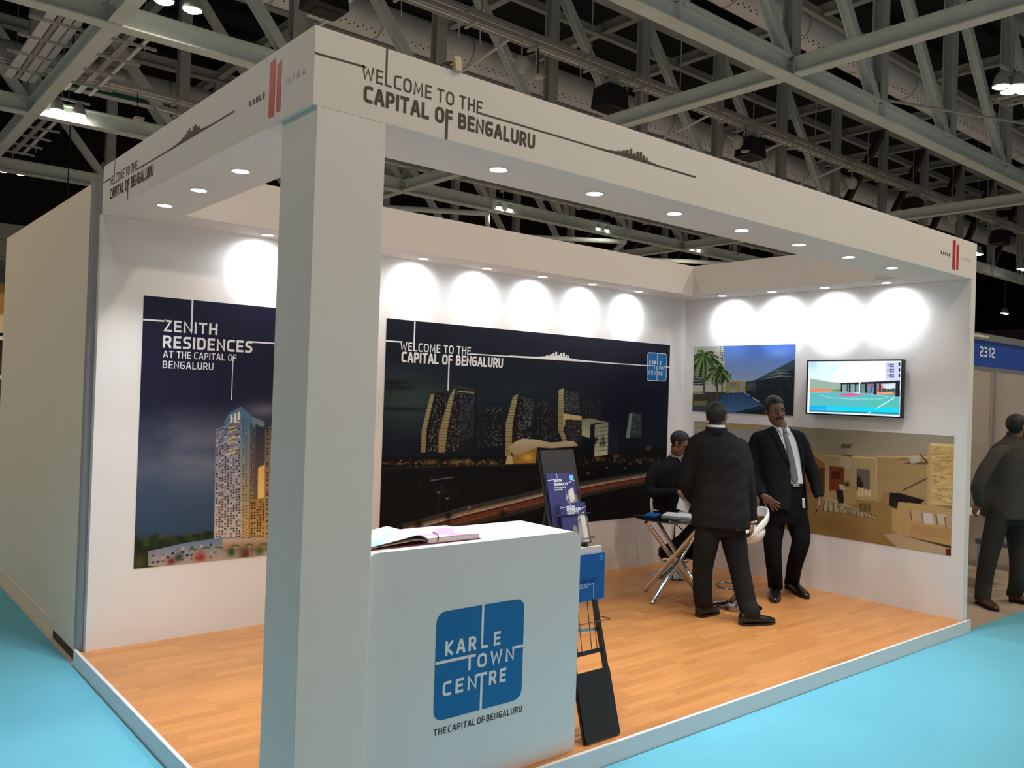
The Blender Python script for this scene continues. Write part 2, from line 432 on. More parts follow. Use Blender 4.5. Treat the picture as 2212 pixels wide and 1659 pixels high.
VIS = [(4.07, 23.6, 2, 'paired floodlights beside the cross beam, over the dark gap', 1.8), (4.06, 14.4, 2, 'paired floodlights under the dark cable trunking', 1.8),
       (4.22, 32.9, 2, 'paired floodlights near the panelled far wall', 0), (20.2, 23.95, 2, 'paired floodlights on the chord over the booth\'s open top', 2.0),
       (25.9, 23.95, 2, 'paired floodlights on the chord over the booth\'s open top', 0), (32.5, 23.95, 2, 'paired floodlights on the chord over the booth\'s open top', 2.0),
       (19.9, 4.9, 4, 'cluster of four floodlights beside the nearest pale duct', 1.5), (41.9, 14.3, 2, 'distant paired floodlights just past the end of the fascia', 2.0),
       (48.2, 14.45, 2, 'distant paired floodlights just past the end of the fascia', 0), (70.3, 23.4, 2, 'distant paired floodlights above the blue stand sign', 0)]
for x, y, n, lab, on in VIS: flood(x, y, 9.3, n, lab, LAMP_W * on)
# the same lamp rows continue over the aisles in front of and beside the booth
for x, y, w in ((9.4, -4.4, 1.1), (3.9, -4.4, 1.0), (-1.6, -4.4, 0.3), (14.8, -4.4, 0.9), (9.4, -13.5, 1.0), (3.9, -13.5, 1.0), (-7.0, 5.0, 1.0), (-7.0, 14.4, 1.3), (9.4, 5.0, 0.5), (14.8, 14.4, 0.0)):
    u, v = proj((x, y, 9.3)); dd = RC.T @ (np.array([x, y, 9.3]) - CAM)
    if w <= 0 or (dd[2] < 0 and -40 < u < 2260 and -40 < v < 1700): continue
    flood(x, y, 9.3, 2, 'paired floodlights of the lamp row over the aisle', LAMP_W * w)
# ================================================================ the booth shell
# laminate floor: planks along x
def plank_mat():
    m = bpy.data.materials.new('oak_laminate'); m.use_nodes = True; nt = m.node_tree; b = nt.nodes['Principled BSDF']
    b.inputs['Roughness'].default_value = 0.38
    tc = nt.nodes.new('ShaderNodeTexCoord'); oi = nt.nodes.new('ShaderNodeObjectInfo')
    # three printed strips to a plank, staggered
    mp = nt.nodes.new('ShaderNodeMapping'); mp.inputs['Scale'].default_value = (1, 1, 1)
    add = nt.nodes.new('ShaderNodeVectorMath'); add.operation = 'ADD'
    mul = nt.nodes.new('ShaderNodeVectorMath'); mul.operation = 'SCALE'; mul.inputs[0].default_value = (7.3, 0, 0)
    nt.links.new(oi.outputs['Random'], mul.inputs['Scale']); nt.links.new(tc.outputs['Object'], add.inputs[0]); nt.links.new(mul.outputs[0], add.inputs[1])
    br = nt.nodes.new('ShaderNodeTexBrick'); br.inputs['Scale'].default_value = 1.0; br.inputs['Brick Width'].default_value = 0.42; br.inputs['Row Height'].default_value = 0.0633
    br.inputs['Mortar Size'].default_value = 0.0004; br.inputs['Color1'].default_value = (0.62, 0.275, 0.088, 1); br.inputs['Color2'].default_value = (0.50, 0.21, 0.062, 1)
    br.inputs['Mortar'].default_value = (0.40, 0.16, 0.05, 1); br.offset = 0.37
    nt.links.new(add.outputs[0], br.inputs['Vector'])
    n = nt.nodes.new('ShaderNodeTexNoise'); n.inputs['Scale'].default_value = 3.2; n.inputs['Detail'].default_value = 5
    mp2 = nt.nodes.new('ShaderNodeMapping'); mp2.inputs['Scale'].default_value = (1.0, 14, 1); nt.links.new(add.outputs[0], mp2.inputs[0]); nt.links.new(mp2.outputs[0], n.inputs['Vector'])
    mr = nt.nodes.new('ShaderNodeMapRange'); mr.inputs[3].default_value = 0.84; mr.inputs[4].default_value = 1.14; nt.links.new(n.outputs['Fac'], mr.inputs[0])
    mx = nt.nodes.new('ShaderNodeMix'); mx.data_type = 'RGBA'; mx.blend_type = 'MULTIPLY'; mx.inputs[0].default_value = 1
    nt.links.new(br.outputs['Color'], mx.inputs[6]); nt.links.new(mr.outputs[0], mx.inputs[7]); nt.links.new(mx.outputs[2], b.inputs['Base Color'])
    return m
M_OAK = plank_mat()
PX0, PY0, PYB = -0.0535, -0.0342, D + 0.065     # outer edges of the platform
EDG = 0.02
fb = struct(MB().box(PX0 + EDG, W, PY0 + EDG, PYB, 0.0, P - 0.012).build('floor_booth', mat('platform_board', (0.25, 0.2, 0.15), 0.8)), 'raised oak laminate floor of the booth')
pr = {}
rnd = random.Random(4)
y = PY0 + EDG; row = 0
while y < D - 0.001:
    y1 = min(y + 0.19, D)
    x = PX0 + EDG; first = True
    while x < XR - 0.001:
        L = (1.29 * (0.3 + 0.7 * ((row * 0.37) % 1))) if first else 1.29
        first = False; x1 = min(x + L, XR)
        key = (round(x1 - x, 3), round(y1 - y, 3))
        if key not in pr:
            me = MB().box(0.0003, x1 - x - 0.0003, 0.0003, y1 - y - 0.0003, -0.012, 0.0).mesh('plank'); me.materials.append(M_OAK); pr[key] = me
        o = bpy.data.objects.new('plank', pr[key]); COL.objects.link(o); o.parent = fb; o.location = (x, y, P)
        x = x1
    y = y1; row += 1
M_EDGE = mat('white_edging', (0.72, 0.74, 0.76), 0.45)
struct(MB().box(PX0, W, PY0, PY0 + EDG, 0.0, P + 0.006).build('trim_1', M_EDGE, bevel=0.002), 'white edging along the front of the platform')
struct(MB().box(PX0, PX0 + EDG, PY0 + EDG, PYB, 0.0, P + 0.006).build('trim_2', M_EDGE, bevel=0.002), 'white edging along the open side of the platform')

# walls (behind the back wall stands the neighbour's side wall)
struct(MB().box(0.0, W, D, D + 0.06, P - 0.012, HB).build('wall_back', M_WALL), 'white back wall of the booth')
struct(MB().box(XR, W, 0.0, D, P - 0.012, HB).build('wall_right', M_WALL, bevel=0.003), 'white side wall of the booth')
M_OUT = mat('outer_panel', (0.84, 0.75, 0.62), 0.6, noise=0.02, nscale=2)
wl = struct(MB().box(-0.02, 0.05, D + 0.155, 6.14, 0.0, 3.10).build('wall_left', M_OUT), 'plain outer wall adjoining the back of the booth')
MB().box(-0.022, -0.0205, D + 0.19, 3.70, 0.0, 0.055).build('cable_gap', mat('gap_dark', (0.06, 0.045, 0.035), 0.9), wl)
MB().tube([(0.0, D + 0.105, P + 0.01), (0.0, D + 0.105, 3.10)], 0.045, 14).build('corner_post', mat('grey_post', (0.36, 0.36, 0.37), 0.4, 0.3), wl, True)
MB().box(-0.026, -0.02, 3.72, 6.14, 0.10, 0.115).build('base_joint', M_OUT, wl)

# corner column, fitted under the headers
CX, CY, CWD = 0.0189, 0.0, 0.301
struct(MB().box(CX, CX + CWD, CY, CY + CWD, P + 0.0005, HB).build('column', M_WALL, bevel=0.003), 'square white corner column of the booth')

# header ring
M_HEAD = mat('header_paint', (0.80, 0.775, 0.75), 0.55, noise=0.02, nscale=2)
front = thing('header_fascia', 'long white header with dark welcome lettering and skyline', 'fascia', (W / 2, 0, HB))
MB().box(0, W, 0.0, SF, HB, H).build('beam_box', M_HEAD, front, bevel=0.002)
left = thing('header_fascia', 'short header with the same lettering, over the open side by the cabled outer wall', 'fascia', (0, D / 2, HB))
MB().box(0, SL, SF, D, HB, H).build('beam_box', M_HEAD, left, bevel=0.002)
# the print of the side header reaches round to the corner
hb = thing('header_fascia', 'plain header over the back wall with five wall-washing downlights', 'fascia', (W / 2, D, HB))
MB().box(SL, W, D - SB, D + 0.06, HB, H).build('beam_box', M_HEAD, hb, bevel=0.002)
hr = thing('header_fascia', 'plain header over the wall that carries the television', 'fascia', (W, D / 2, HB))
MB().box(W - SR, W, SF, D - SB, HB, H).build('beam_box', M_HEAD, hr, bevel=0.002)

# ---------------------------------------------------------------- recessed downlights
M_LENS = glow('downlight_lens', (0.97, 0.98, 1.0), 14.0)
def downlight():
    t = thing('recessed_downlight', '', 'downlight', (0, 0, 0))
    MB().lathe((0, 0, 0), [(0.041, -0.0005), (0.042, -0.005), (0.050, -0.004), (0.051, 0.0)], 24).build('trim_ring', mat('white_gloss', (0.8, 0.8, 0.8), 0.3), t, True)
    MB().lathe((0, 0, 0), [(0.003, -0.0042), (0.02, -0.004), (0.0405, -0.0022), (0.0405, 0.0)], 20).build('lens', M_LENS, t, True)
    return t
proto = downlight(); first_dl = [True]
def aim(o, d):
    o.rotation_mode = 'QUATERNION'; o.rotation_quaternion = Vector(d).to_track_quat('-Z', 'Y')
WASHL = bpy.data.lights.new('wash_beam', 'SPOT'); WASHL.energy = WASH_W; WASHL.color = SPOT_COL; WASHL.spot_size = math.radians(178); WASHL.spot_blend = 0.0; WASHL.shadow_soft_size = 0.012
def flood_lens(light, cy, rad, hot, halo):
    """beam pattern of a wall-washer lens: an even disc on a wall straight ahead, with a soft halo"""
    light.use_nodes = True; nt = light.node_tree; em = nt.nodes['Emission']
    def m(op, *a, clamp=False):
        n = nt.nodes.new('ShaderNodeMath'); n.operation = op; n.use_clamp = clamp
        for k, x in enumerate(a):
            if isinstance(x, (int, float)): n.inputs[k].default_value = x
            else: nt.links.new(x, n.inputs[k])
        return n.outputs[0]
    tc = nt.nodes.new('ShaderNodeTexCoord'); sp = nt.nodes.new('ShaderNodeSeparateXYZ'); nt.links.new(tc.outputs['Normal'], sp.inputs[0])
    az = m('MAXIMUM', m('ABSOLUTE', sp.outputs[2]), 0.03); x = m('DIVIDE', sp.outputs[0], az); y = m('DIVIDE', sp.outputs[1], az)
    dy = m('ADD', y, cy); rr = m('SQRT', m('ADD', m('MULTIPLY', x, x), m('MULTIPLY', dy, dy)))
    t = m('DIVIDE', m('SUBTRACT', rad * 1.10, rr), rad * 0.30, clamp=True); disc = m('MULTIPLY', m('MULTIPLY', t, t), m('SUBTRACT', 3.0, m('MULTIPLY', t, 2.0)))
    g = m('POWER', 2.718, m('MULTIPLY', m('MULTIPLY', rr, rr), -1.0 / (rad * 1.9) ** 2))
    even = m('POWER', m('MINIMUM', m('ADD', 1.0, m('ADD', m('MULTIPLY', x, x), m('MULTIPLY', y, y))), 40.0), 1.5)
    nt.links.new(m('MULTIPLY', even, m('ADD', m('MULTIPLY', disc, hot), m('MULTIPLY', g, halo))), em.inputs['Strength'])
flood_lens(WASHL, 1.75, 1.62, 1.0, 0.13)
FILLL = bpy.data.lights.new('wide_beam', 'SPOT'); FILLL.energy = FILL_W; FILLL.color = SPOT_COL; FILLL.spot_size = math.radians(150); FILLL.spot_blend = 0.9; FILLL.shadow_soft_size = 0.03
FLOORL = bpy.data.lights.new('floor_beam', 'SPOT'); FLOORL.energy = 58.0; FLOORL.color = SPOT_COL; FLOORL.spot_size = math.radians(100); FLOORL.spot_blend = 0.8; FLOORL.shadow_soft_size = 0.03
def place_dl(x, y, label, group, wash=None):
    if first_dl[0]: r = proto; first_dl[0] = False; r.location = (x, y, HB - 0.0003)
    else: r = dup(proto, (x, y, HB - 0.0003))
    for ch in [c for c in r.children if c.type == 'LIGHT']: bpy.data.objects.remove(ch)
    r['label'] = label; r['group'] = group
    for data, d in (((WASHL, (wash[0], wash[1], 0)), (FILLL, (wash[0] * 0.5, wash[1] * 0.5, -1))) if wash else ((FLOORL, (0, 0, -1)),)):
        lo = bpy.data.objects.new(data.name, data); COL.objects.link(lo); lo.parent = r; lo.location = (0, 0, -0.012); aim(lo, d)
for k in range(7): place_dl(1.058 + 0.644 * k, 0.203, 'round recessed downlight under the lettered front header', 'downlights under the front header')
for yy in (0.59, 1.169, 1.749, 2.317): place_dl(0.20, yy, 'round recessed downlight under the header of the open side', 'downlights under the side header')
for x in (1.044, 1.70, 2.353, 3.0, 3.637, 4.27, 4.92): place_dl(x, D - 0.15, 'round recessed downlight washing the back wall', 'downlights along the back wall', (0, 0.72))
for yy in (2.313, 1.736, 1.19, 0.617): place_dl(XR - 0.185, yy, 'round recessed downlight washing the television wall', 'downlights along the television wall', (0.72, 0))
# ================================================================ lettering
def fillet(pts, r, closed=False, n=5):
    """round the corners of a polyline"""
    pts = [np.array(p, float) for p in pts]; out = []; N = len(pts)
    for i, p in enumerate(pts):
        if not closed and i in (0, N - 1): out.append(p); continue
        a, b = pts[i - 1], pts[(i + 1) % N]; da, db = a - p, b - p; la, lb = np.linalg.norm(da), np.linalg.norm(db)
        rr = min(r, la * 0.499, lb * 0.499)
        if rr < 1e-4: out.append(p); continue
        p0, p1 = p + da / la * rr, p + db / lb * rr
        for k in range(n + 1):
            t = k / n; out.append(p0 * (1 - t) ** 2 + 2 * p * t * (1 - t) + p1 * t * t)
    return out
# glyphs: width, strokes of (points, corner radius, closed); cap height 1
GL = {
 'A': (.66, [([(0, 0), (.27, 1), (.39, 1), (.66, 0)], .02, 0), ([(.09, .30), (.57, .30)], 0, 0)]),
 'B': (.58, [([(0, 0), (0, 1), (.50, 1), (.50, .53), (.0, .53)], .2, 0), ([(.3, .53), (.56, .53), (.56, 0), (0, 0)], .22, 0), ([(0, 0), (0, 1)], 0, 0)]),
 'C': (.54, [([(.54, 1), (0, 1), (0, 0), (.54, 0)], .34, 0)]),
 'D': (.60, [([(0, 0), (0, 1), (.60, 1), (.60, 0)], .34, 1), ([(0, 0), (0, 1)], 0, 0), ([(0, 1), (.2, 1)], 0, 0), ([(0, 0), (.2, 0)], 0, 0)]),
 'E': (.48, [([(.48, 1), (0, 1), (0, 0), (.48, 0)], 0, 0), ([(0, .51), (.43, .51)], 0, 0)]),
 'F': (.46, [([(.46, 1), (0, 1), (0, 0)], 0, 0), ([(0, .50), (.42, .50)], 0, 0)]),
 'G': (.58, [([(.56, 1), (0, 1), (0, 0), (.58, 0), (.58, .48), (.32, .48)], .3, 0), ([(.58, .2), (.58, .48), (.32, .48)], 0, 0)]),
 'H': (.60, [([(0, 0), (0, 1)], 0, 0), ([(.60, 0), (.60, 1)], 0, 0), ([(0, .51), (.60, .51)], 0, 0)]),
 'I': (.0, [([(0, 0), (0, 1)], 0, 0)]),
 'K': (.56, [([(0, 0), (0, 1)], 0, 0), ([(.54, 1), (.04, .5), (.56, 0)], 0, 0)]),
 'L': (.46, [([(0, 1), (0, 0), (.46, 0)], 0, 0)]),
 'M': (.78, [([(0, 0), (.06, 1), (.39, .18), (.72, 1), (.78, 0)], 0, 0)]),
 'N': (.62, [([(0, 0), (0, 1), (.62, 0), (.62, 1)], 0, 0)]),
 'O': (.66, [([(0, 0), (0, 1), (.66, 1), (.66, 0)], .36, 1)]),
 'P': (.54, [([(0, 0), (0, 1), (.54, 1), (.54, .42), (0, .42)], .24, 0), ([(0, 0), (0, 1), (.2, 1)], 0, 0)]),
 'R': (.56, [([(0, 0), (0, 1), (.54, 1), (.54, .45), (0, .45)], .24, 0), ([(0, 0), (0, 1), (.2, 1)], 0, 0), ([(.28, .45), (.56, 0)], 0, 0)]),
 'S': (.52, [([(.50, 1), (0, 1), (0, .53), (.52, .47), (.52, 0), (0, 0)], .25, 0)]),
 'T': (.58, [([(0, 1), (.58, 1)], 0, 0), ([(.29, 0), (.29, 1)], 0, 0)]),
 'U': (.60, [([(0, 1), (0, 0), (.60, 0), (.60, 1)], .3, 0)]),
 'W': (.92, [([(0, 1), (.2, 0), (.46, .86), (.72, 0), (.92, 1)], 0, 0)]),
 'Z': (.52, [([(0, 1), (.52, 1), (0, 0), (.52, 0)], 0, 0)]),
 '1': (.24, [([(0, .8), (.24, 1), (.24, 0)], 0, 0)]),
 '2': (.50, [([(0, 1), (.50, 1), (.50, .52), (0, .42), (0, 0), (.50, 0)], .2, 0)]),
 '3': (.50, [([(0, 1), (.50, 1), (.50, .52), (.1, .52)], .2, 0), ([(.1, .52), (.50, .52), (.50, 0), (0, 0)], .2, 0)]),
}
def stroke(pts, w, closed=False):
    """quads of width w along a polyline, mitred"""
    pts = [np.asarray(p, float) for p in pts]; N = len(pts); L = []; R = []
    for i in range(N):
        a = pts[i - 1] if (i > 0 or closed) else None; b = pts[(i + 1) % N] if (i < N - 1 or closed) else None
        d0 = (pts[i] - a) if a is not None else None; d1 = (b - pts[i]) if b is not None else None
        n0 = d0 / (np.linalg.norm(d0) + 1e-9) if d0 is not None else None; n1 = d1 / (np.linalg.norm(d1) + 1e-9) if d1 is not None else None
        if n0 is None: n0 = n1
        if n1 is None: n1 = n0
        p0, p1 = np.array([-n0[1], n0[0]]), np.array([-n1[1], n1[0]]); m = p0 + p1; l = np.linalg.norm(m)
        m = p0 if l < 0.3 else m / l
        k = min(1 / max(0.35, m @ p0), 1.6)
        L.append(pts[i] + m * w / 2 * k); R.append(pts[i] - m * w / 2 * k)
    q = []
    for i in range(N if closed else N - 1):
        j = (i + 1) % N; q.append((L[i], R[i], R[j], L[j]))
    return q
class Print:
    """flat vinyl on a plane: org + u*U + v*V, lifted by off along the normal"""
    def __init__(s, org, U, V, off=0.0012):
        s.o, s.U, s.V = np.array(org, float), np.array(U, float), np.array(V, float); s.n = np.cross(s.U, s.V); s.n /= np.linalg.norm(s.n); s.off = off; s.m = MB()
    def p(s, uv): return s.o + s.U * uv[0] + s.V * uv[1] + s.n * (s.off + (len(s.m.f) % 43) * 1.2e-5)
    def poly(s, pts): s.m.poly([s.p(q) for q in pts]); return s
    def line(s, a, b, w, closed=False):
        for q in stroke([a, b], w): s.poly(q)
        return s
    def path(s, pts, w, closed=False):
        for q in stroke(pts, w, closed): s.poly(q)
        return s
    def rrect(s, u0, u1, v0, v1, r):
        return s.poly(fillet([(u0, v0), (u1, v0), (u1, v1), (u0, v1)], r, True, 6))
    def text(s, st, u0, u1, v0, h, w, gap=0.22, space=0.42):
        """cap height h (outer), stroke w; fitted between u0 and u1"""
        hh = h - w; adv = 0; pos = []
        for i, ch in enumerate(st):
            if ch == ' ': adv += space - gap; continue
            pos.append((ch, adv)); adv += GL[ch][0] + gap + (w / hh)
        total = adv - gap - w / hh
        k = (u1 - u0 - w) / (total * hh)
        s.pos = {}
        for i, (ch, a) in enumerate(pos):
            ux = u0 + w / 2 + a * hh * k; s.pos[i] = ux
            for pts, r, cl in GL[ch][1]:
                pp = [(ux + x * hh * k, v0 + w / 2 + y * hh) for x, y in (fillet(pts, r, cl) if r else pts)]
                e = []
                if not cl:      # butt ends reach half a stroke further
                    a0, a1 = np.array(pp[0]), np.array(pp[1]); pp[0] = tuple(a0 + (a0 - a1) / (np.linalg.norm(a0 - a1) + 1e-9) * w / 2)
                    a0, a1 = np.array(pp[-1]), np.array(pp[-2]); pp[-1] = tuple(a0 + (a0 - a1) / (np.linalg.norm(a0 - a1) + 1e-9) * w / 2)
                s.path(pp, w, cl)
        return s
    def build(s, name, m, parent): return s.m.build(name, m, parent, fix=False)
M_BROWN = mat('vinyl_brown', rgb(70, 52, 46), 0.5)
M_GREYV = mat('vinyl_grey', rgb(150, 140, 130), 0.5)
M_RED = mat('vinyl_red', rgb(196, 40, 44), 0.45)
M_WHITEV = mat('vinyl_white', (0.80, 0.82, 0.86), 0.5)
M_BLUEV = mat('vinyl_blue', rgb(0, 106, 172), 0.45)
M_BLACKV = mat('vinyl_black', (0.02, 0.022, 0.025), 0.5)

def skyline(pr_, u0, u1, v, pk, th, seed=3, flip=False):
    """city silhouette standing on a line"""
    r = random.Random(seed); n = 150; pts = [(u0, v - th / 2)]; 
    prof = []
    tops = [.42, .60, .78, 1.0, .62, .92, .98, .66, .56, .74, .40]; ti = 0
    for i in range(n):
        t = (i + 0.5) / n; mound = 0.30 * math.exp(-((t - 0.47) / 0.15) ** 2) + 0.07 * (1 - abs(2 * t - 1)); h = mound
        if 0.36 < t < 0.60:
            k = i % 4
            if k == 0: ti += 1
            if k != 3: h = max(mound, tops[min(ti - 1, len(tops) - 1)] * 0.95)
        elif i % 2: h = mound * r.uniform(1.05, 1.35)
        prof.append(pk * min(1.0, h) + th * 0.3)
    du = (u1 - u0) / n
    for i, h in enumerate(prof):
        a = u0 + du * i; pr_.poly([(a, v - th / 2), (a + du, v - th / 2), (a + du, v + h), (a, v + h)])

# front header: u = x, v = z
pf = Print((0, 0, 0), (1, 0, 0), (0, 0, 1))
pf.line((0.002, 3.074), (0.222, 3.079), 0.0075); pf.build('print_line', M_BROWN, front)
pf = Print((0, 0, 0), (1, 0, 0), (0, 0, 1))
pf.text('WELCOME TO THE', 0.204, 0.797, 3.029, 0.056, 0.0078, 0.20, 0.56)
lx = pf.pos[2]; pf.build('lettering', M_BROWN, front)
pf = Print((0, 0, 0), (1, 0, 0), (0, 0, 1), 0.0014); pf.line((lx, 3.03), (lx, H), 0.0078); pf.build('print_line', M_BROWN, front)
pf = Print((0, 0, 0), (1, 0, 0), (0, 0, 1))
pf.text('CAPITAL OF BENGALURU', 0.214, 1.104, 2.943, 0.066, 0.0135, 0.14, 0.60)
fx = pf.pos[8]; pf.line((fx, 3.0), (fx, HB + 0.001), 0.0135)
pf.build('lettering', M_BROWN, front)
pf = Print((0, 0, 0), (1, 0, 0), (0, 0, 1))
pf.line((0.79, 3.0325), (2.27, 3.0365), 0.0075)
skyline(pf, 1.313, 2.25, 3.034, 0.047, 0.007)
pf.build('skyline_print', M_BROWN, front)
def firm_logo(o, U, parent, sx=1.0):
    a = Print(o, U, (0, 0, 1))
    a.poly([(0.0, 2.918), (0.054 * sx, 2.913), (0.054 * sx, 3.153), (0.0, 3.143)]); a.poly([(0.072 * sx, 2.925), (0.112 * sx, 2.922), (0.112 * sx, 3.127), (0.072 * sx, 3.118)])
    a.build('logo_bars', M_RED, parent)
    a = Print(o, U, (0, 0, 1)); a.text('KARLE', -0.205 * sx, -0.043 * sx, 3.011, 0.026, 0.0062, 0.26); a.build('lettering', M_BLACKV, parent)
    a = Print(o, U, (0, 0, 1)); a.text('INFRA', 0.155 * sx, 0.325 * sx, 3.011, 0.026, 0.0022, 0.5); a.build('lettering', M_GREYV, parent)
firm_logo((5.488, 0, 0), (1, 0, 0), front)
# side header: seen from outside u runs from the back to the front, u = -y
firm_logo((0, 0.394, 0), (0, -1, 0), left)
pl = Print((0, 0, 0), (0, -1, 0), (0, 0, 1))
pl.line((-2.905, 3.074), (-2.75, 3.078), 0.0075); pl.build('print_line', M_BROWN, left)
pl = Print((0, 0, 0), (0, -1, 0), (0, 0, 1)); pl.text('WELCOME TO THE', -2.762, -2.185, 3.029, 0.056, 0.0078, 0.20, 0.56)
lx = pl.pos[2]; pl.build('lettering', M_BROWN, left)
pl = Print((0, 0, 0), (0, -1, 0), (0, 0, 1), 0.0014); pl.line((lx, 3.03), (lx, H), 0.0078); pl.build('print_line', M_BROWN, left)
pl = Print((0, 0, 0), (0, -1, 0), (0, 0, 1)); pl.text('CAPITAL OF BENGALURU', -2.74, -1.887, 2.943, 0.066, 0.0135, 0.14, 0.60)
fx = pl.pos[8]; pl.line((fx, 3.0), (fx, HB + 0.001), 0.0135); pl.build('lettering', M_BROWN, left)
pl = Print((0, 0, 0), (0, -1, 0), (0, 0, 1)); pl.line((-2.19, 3.0325), (-0.757, 3.033), 0.0075); skyline(pl, -1.83, -0.76, 3.032, 0.05, 0.007); pl.build('skyline_print', M_BROWN, left)

# ================================================================ pictures: small painted rasters carried by fine grids
class Img:
    def __init__(s, w, h, plane, x0, x1, z0, z1):
        """plane(u, v) -> world point of a sight line; picture spans a0..a1 and z0..z1"""
        s.w, s.h = w, h; s.a = np.zeros((h, w, 3)); s.plane = plane; s.b = (x0, x1, z0, z1)
        s.X, s.Y = np.meshgrid(np.arange(w) + 0.5, np.arange(h) + 0.5); s.r = np.random.RandomState(7)
    def uv(s, u, v):
        p = s.plane(u, v); x0, x1, z0, z1 = s.b
        return (p[0] - x0) / (x1 - x0) * s.w, (z1 - p[1]) / (z1 - z0) * s.h
    def P(s, pts): return [s.uv(*p) for p in pts]
    def cov(s, pts):
        X0 = max(int(min(p[0] for p in pts)) - 1, 0); X1 = min(int(max(p[0] for p in pts)) + 2, s.w)
        Y0 = max(int(min(p[1] for p in pts)) - 1, 0); Y1 = min(int(max(p[1] for p in pts)) + 2, s.h)
        if X1 <= X0 or Y1 <= Y0: return None
        acc = np.zeros((Y1 - Y0, X1 - X0))
        for ox in (-.25, .25):
            for oy in (-.25, .25):
                X, Y = s.X[Y0:Y1, X0:X1] + ox, s.Y[Y0:Y1, X0:X1] + oy; ins = np.zeros(X.shape, bool)
                for i in range(len(pts)):
                    (xa, ya), (xb, yb) = pts[i - 1], pts[i]
                    if ya == yb: continue
                    ins ^= ((ya > Y) != (yb > Y)) & (X < (xb - xa) * (Y - ya) / (yb - ya) + xa)
                acc += ins
        return X0, X1, Y0, Y1, acc / 4
    def fill(s, pts, c, a=1.0, px=True, c2=None):
        pp = s.P(pts) if px else pts; r = s.cov(pp)
        if r is None: return s
        X0, X1, Y0, Y1, m = r; m = (m * a)[..., None]; col = np.array(c, float)
        if c2 is not None:
            t = np.linspace(0, 1, Y1 - Y0)[:, None, None]; col = col * (1 - t) + np.array(c2, float) * t
        s.a[Y0:Y1, X0:X1] = s.a[Y0:Y1, X0:X1] * (1 - m) + col * m
        return s
    def line(s, pts, c, w, a=1.0, px=True):
        pp = s.P(pts) if px else pts
        for q in stroke(pp, w): s.fill(q, c, a, False)
        return s
    def spot(s, u, v, r, c, a=1.0, px=True, ry=None):
        x, y = s.uv(u, v) if px else (u, v); ry = ry or r
        g = np.exp(-(((s.X - x) / r) ** 2 + ((s.Y - y) / ry) ** 2))[..., None] * a
        s.a = s.a * (1 - g) + np.array(c, float) * g; return s
    def noise(s, sx, sy, seed=0):
        r = np.random.RandomState(seed); o = np.zeros((s.h, s.w)); amp = 1; tot = 0
        for k in range(4):
            nx, ny = max(2, int(sx * 2 ** k) + 2), max(2, int(sy * 2 ** k) + 2); g = r.rand(ny, nx)
            xx = np.linspace(0, nx - 1.001, s.w); yy = np.linspace(0, ny - 1.001, s.h); xi, yi = xx.astype(int), yy.astype(int); fx, fy = xx - xi, (yy - yi)[:, None]
            fx = fx * fx * (3 - 2 * fx); fy = fy * fy * (3 - 2 * fy)
            v = (g[yi][:, xi] * (1 - fx) + g[yi][:, xi + 1] * fx) * (1 - fy) + (g[yi + 1][:, xi] * (1 - fx) + g[yi + 1][:, xi + 1] * fx) * fy
            o += v * amp; tot += amp; amp *= 0.5
        return o / tot
    def windows(s, pts, c, nx, ny, p=0.4, fill=0.55, seed=0, vary=0.4):
        """pts: quad tl, tr, br, bl; lit windows on a grid"""
        q = [np.array(k) for k in s.P(pts)]; r = random.Random(seed)
        def at(a, b): return (q[0] * (1 - a) + q[1] * a) * (1 - b) + (q[3] * (1 - a) + q[2] * a) * b
        for i in range(nx):
            for j in range(ny):
                if r.random() > p: continue
                a, b = (i + 0.5) / nx, (j + 0.5) / ny; da, db = fill / nx / 2, fill / ny / 2; k = 1 - vary * r.random()
                s.fill([at(a - da, b - db), at(a + da, b - db), at(a + da, b + db), at(a - da, b + db)], np.array(c) * k, 1, False)
        return s
    def mesh_obj(s, name, f, m, parent):
        """vertex grid: f(a, z) -> world point"""
        w, h = s.w, s.h; x0, x1, z0, z1 = s.b
        org = np.array(WPOS.get(parent.name, (0, 0, 0)))
        A = np.linspace(x0, x1, w); Z = np.linspace(z1, z0, h)
        P3 = np.zeros((h, w, 3))
        for j in range(h): P3[j] = f(A, np.full(w, Z[j])) - org
        me = bpy.data.meshes.new(name); me.vertices.add(w * h); me.vertices.foreach_set('co', P3.reshape(-1))
        i = np.arange(w * h).reshape(h, w); q = np.stack([i[1:, :-1], i[1:, 1:], i[:-1, 1:], i[:-1, :-1]], -1).reshape(-1, 4)
        n = len(q); me.loops.add(n * 4); me.loops.foreach_set('vertex_index', q.reshape(-1)); me.polygons.add(n)
        me.polygons.foreach_set('loop_start', np.arange(n) * 4); me.update(calc_edges=True)
        ca = me.color_attributes.new('picture', 'FLOAT_COLOR', 'POINT'); c = np.clip(s.a, 0, 255) / 255
        lin = np.where(c <= 0.04045, c / 12.92, ((c + 0.055) / 1.055) ** 2.4).reshape(-1, 3)
        ca.data.foreach_set('color', np.concatenate([lin, np.ones((len(lin), 1))], 1).reshape(-1)); me.validate()
        return link(name, me, m, parent)
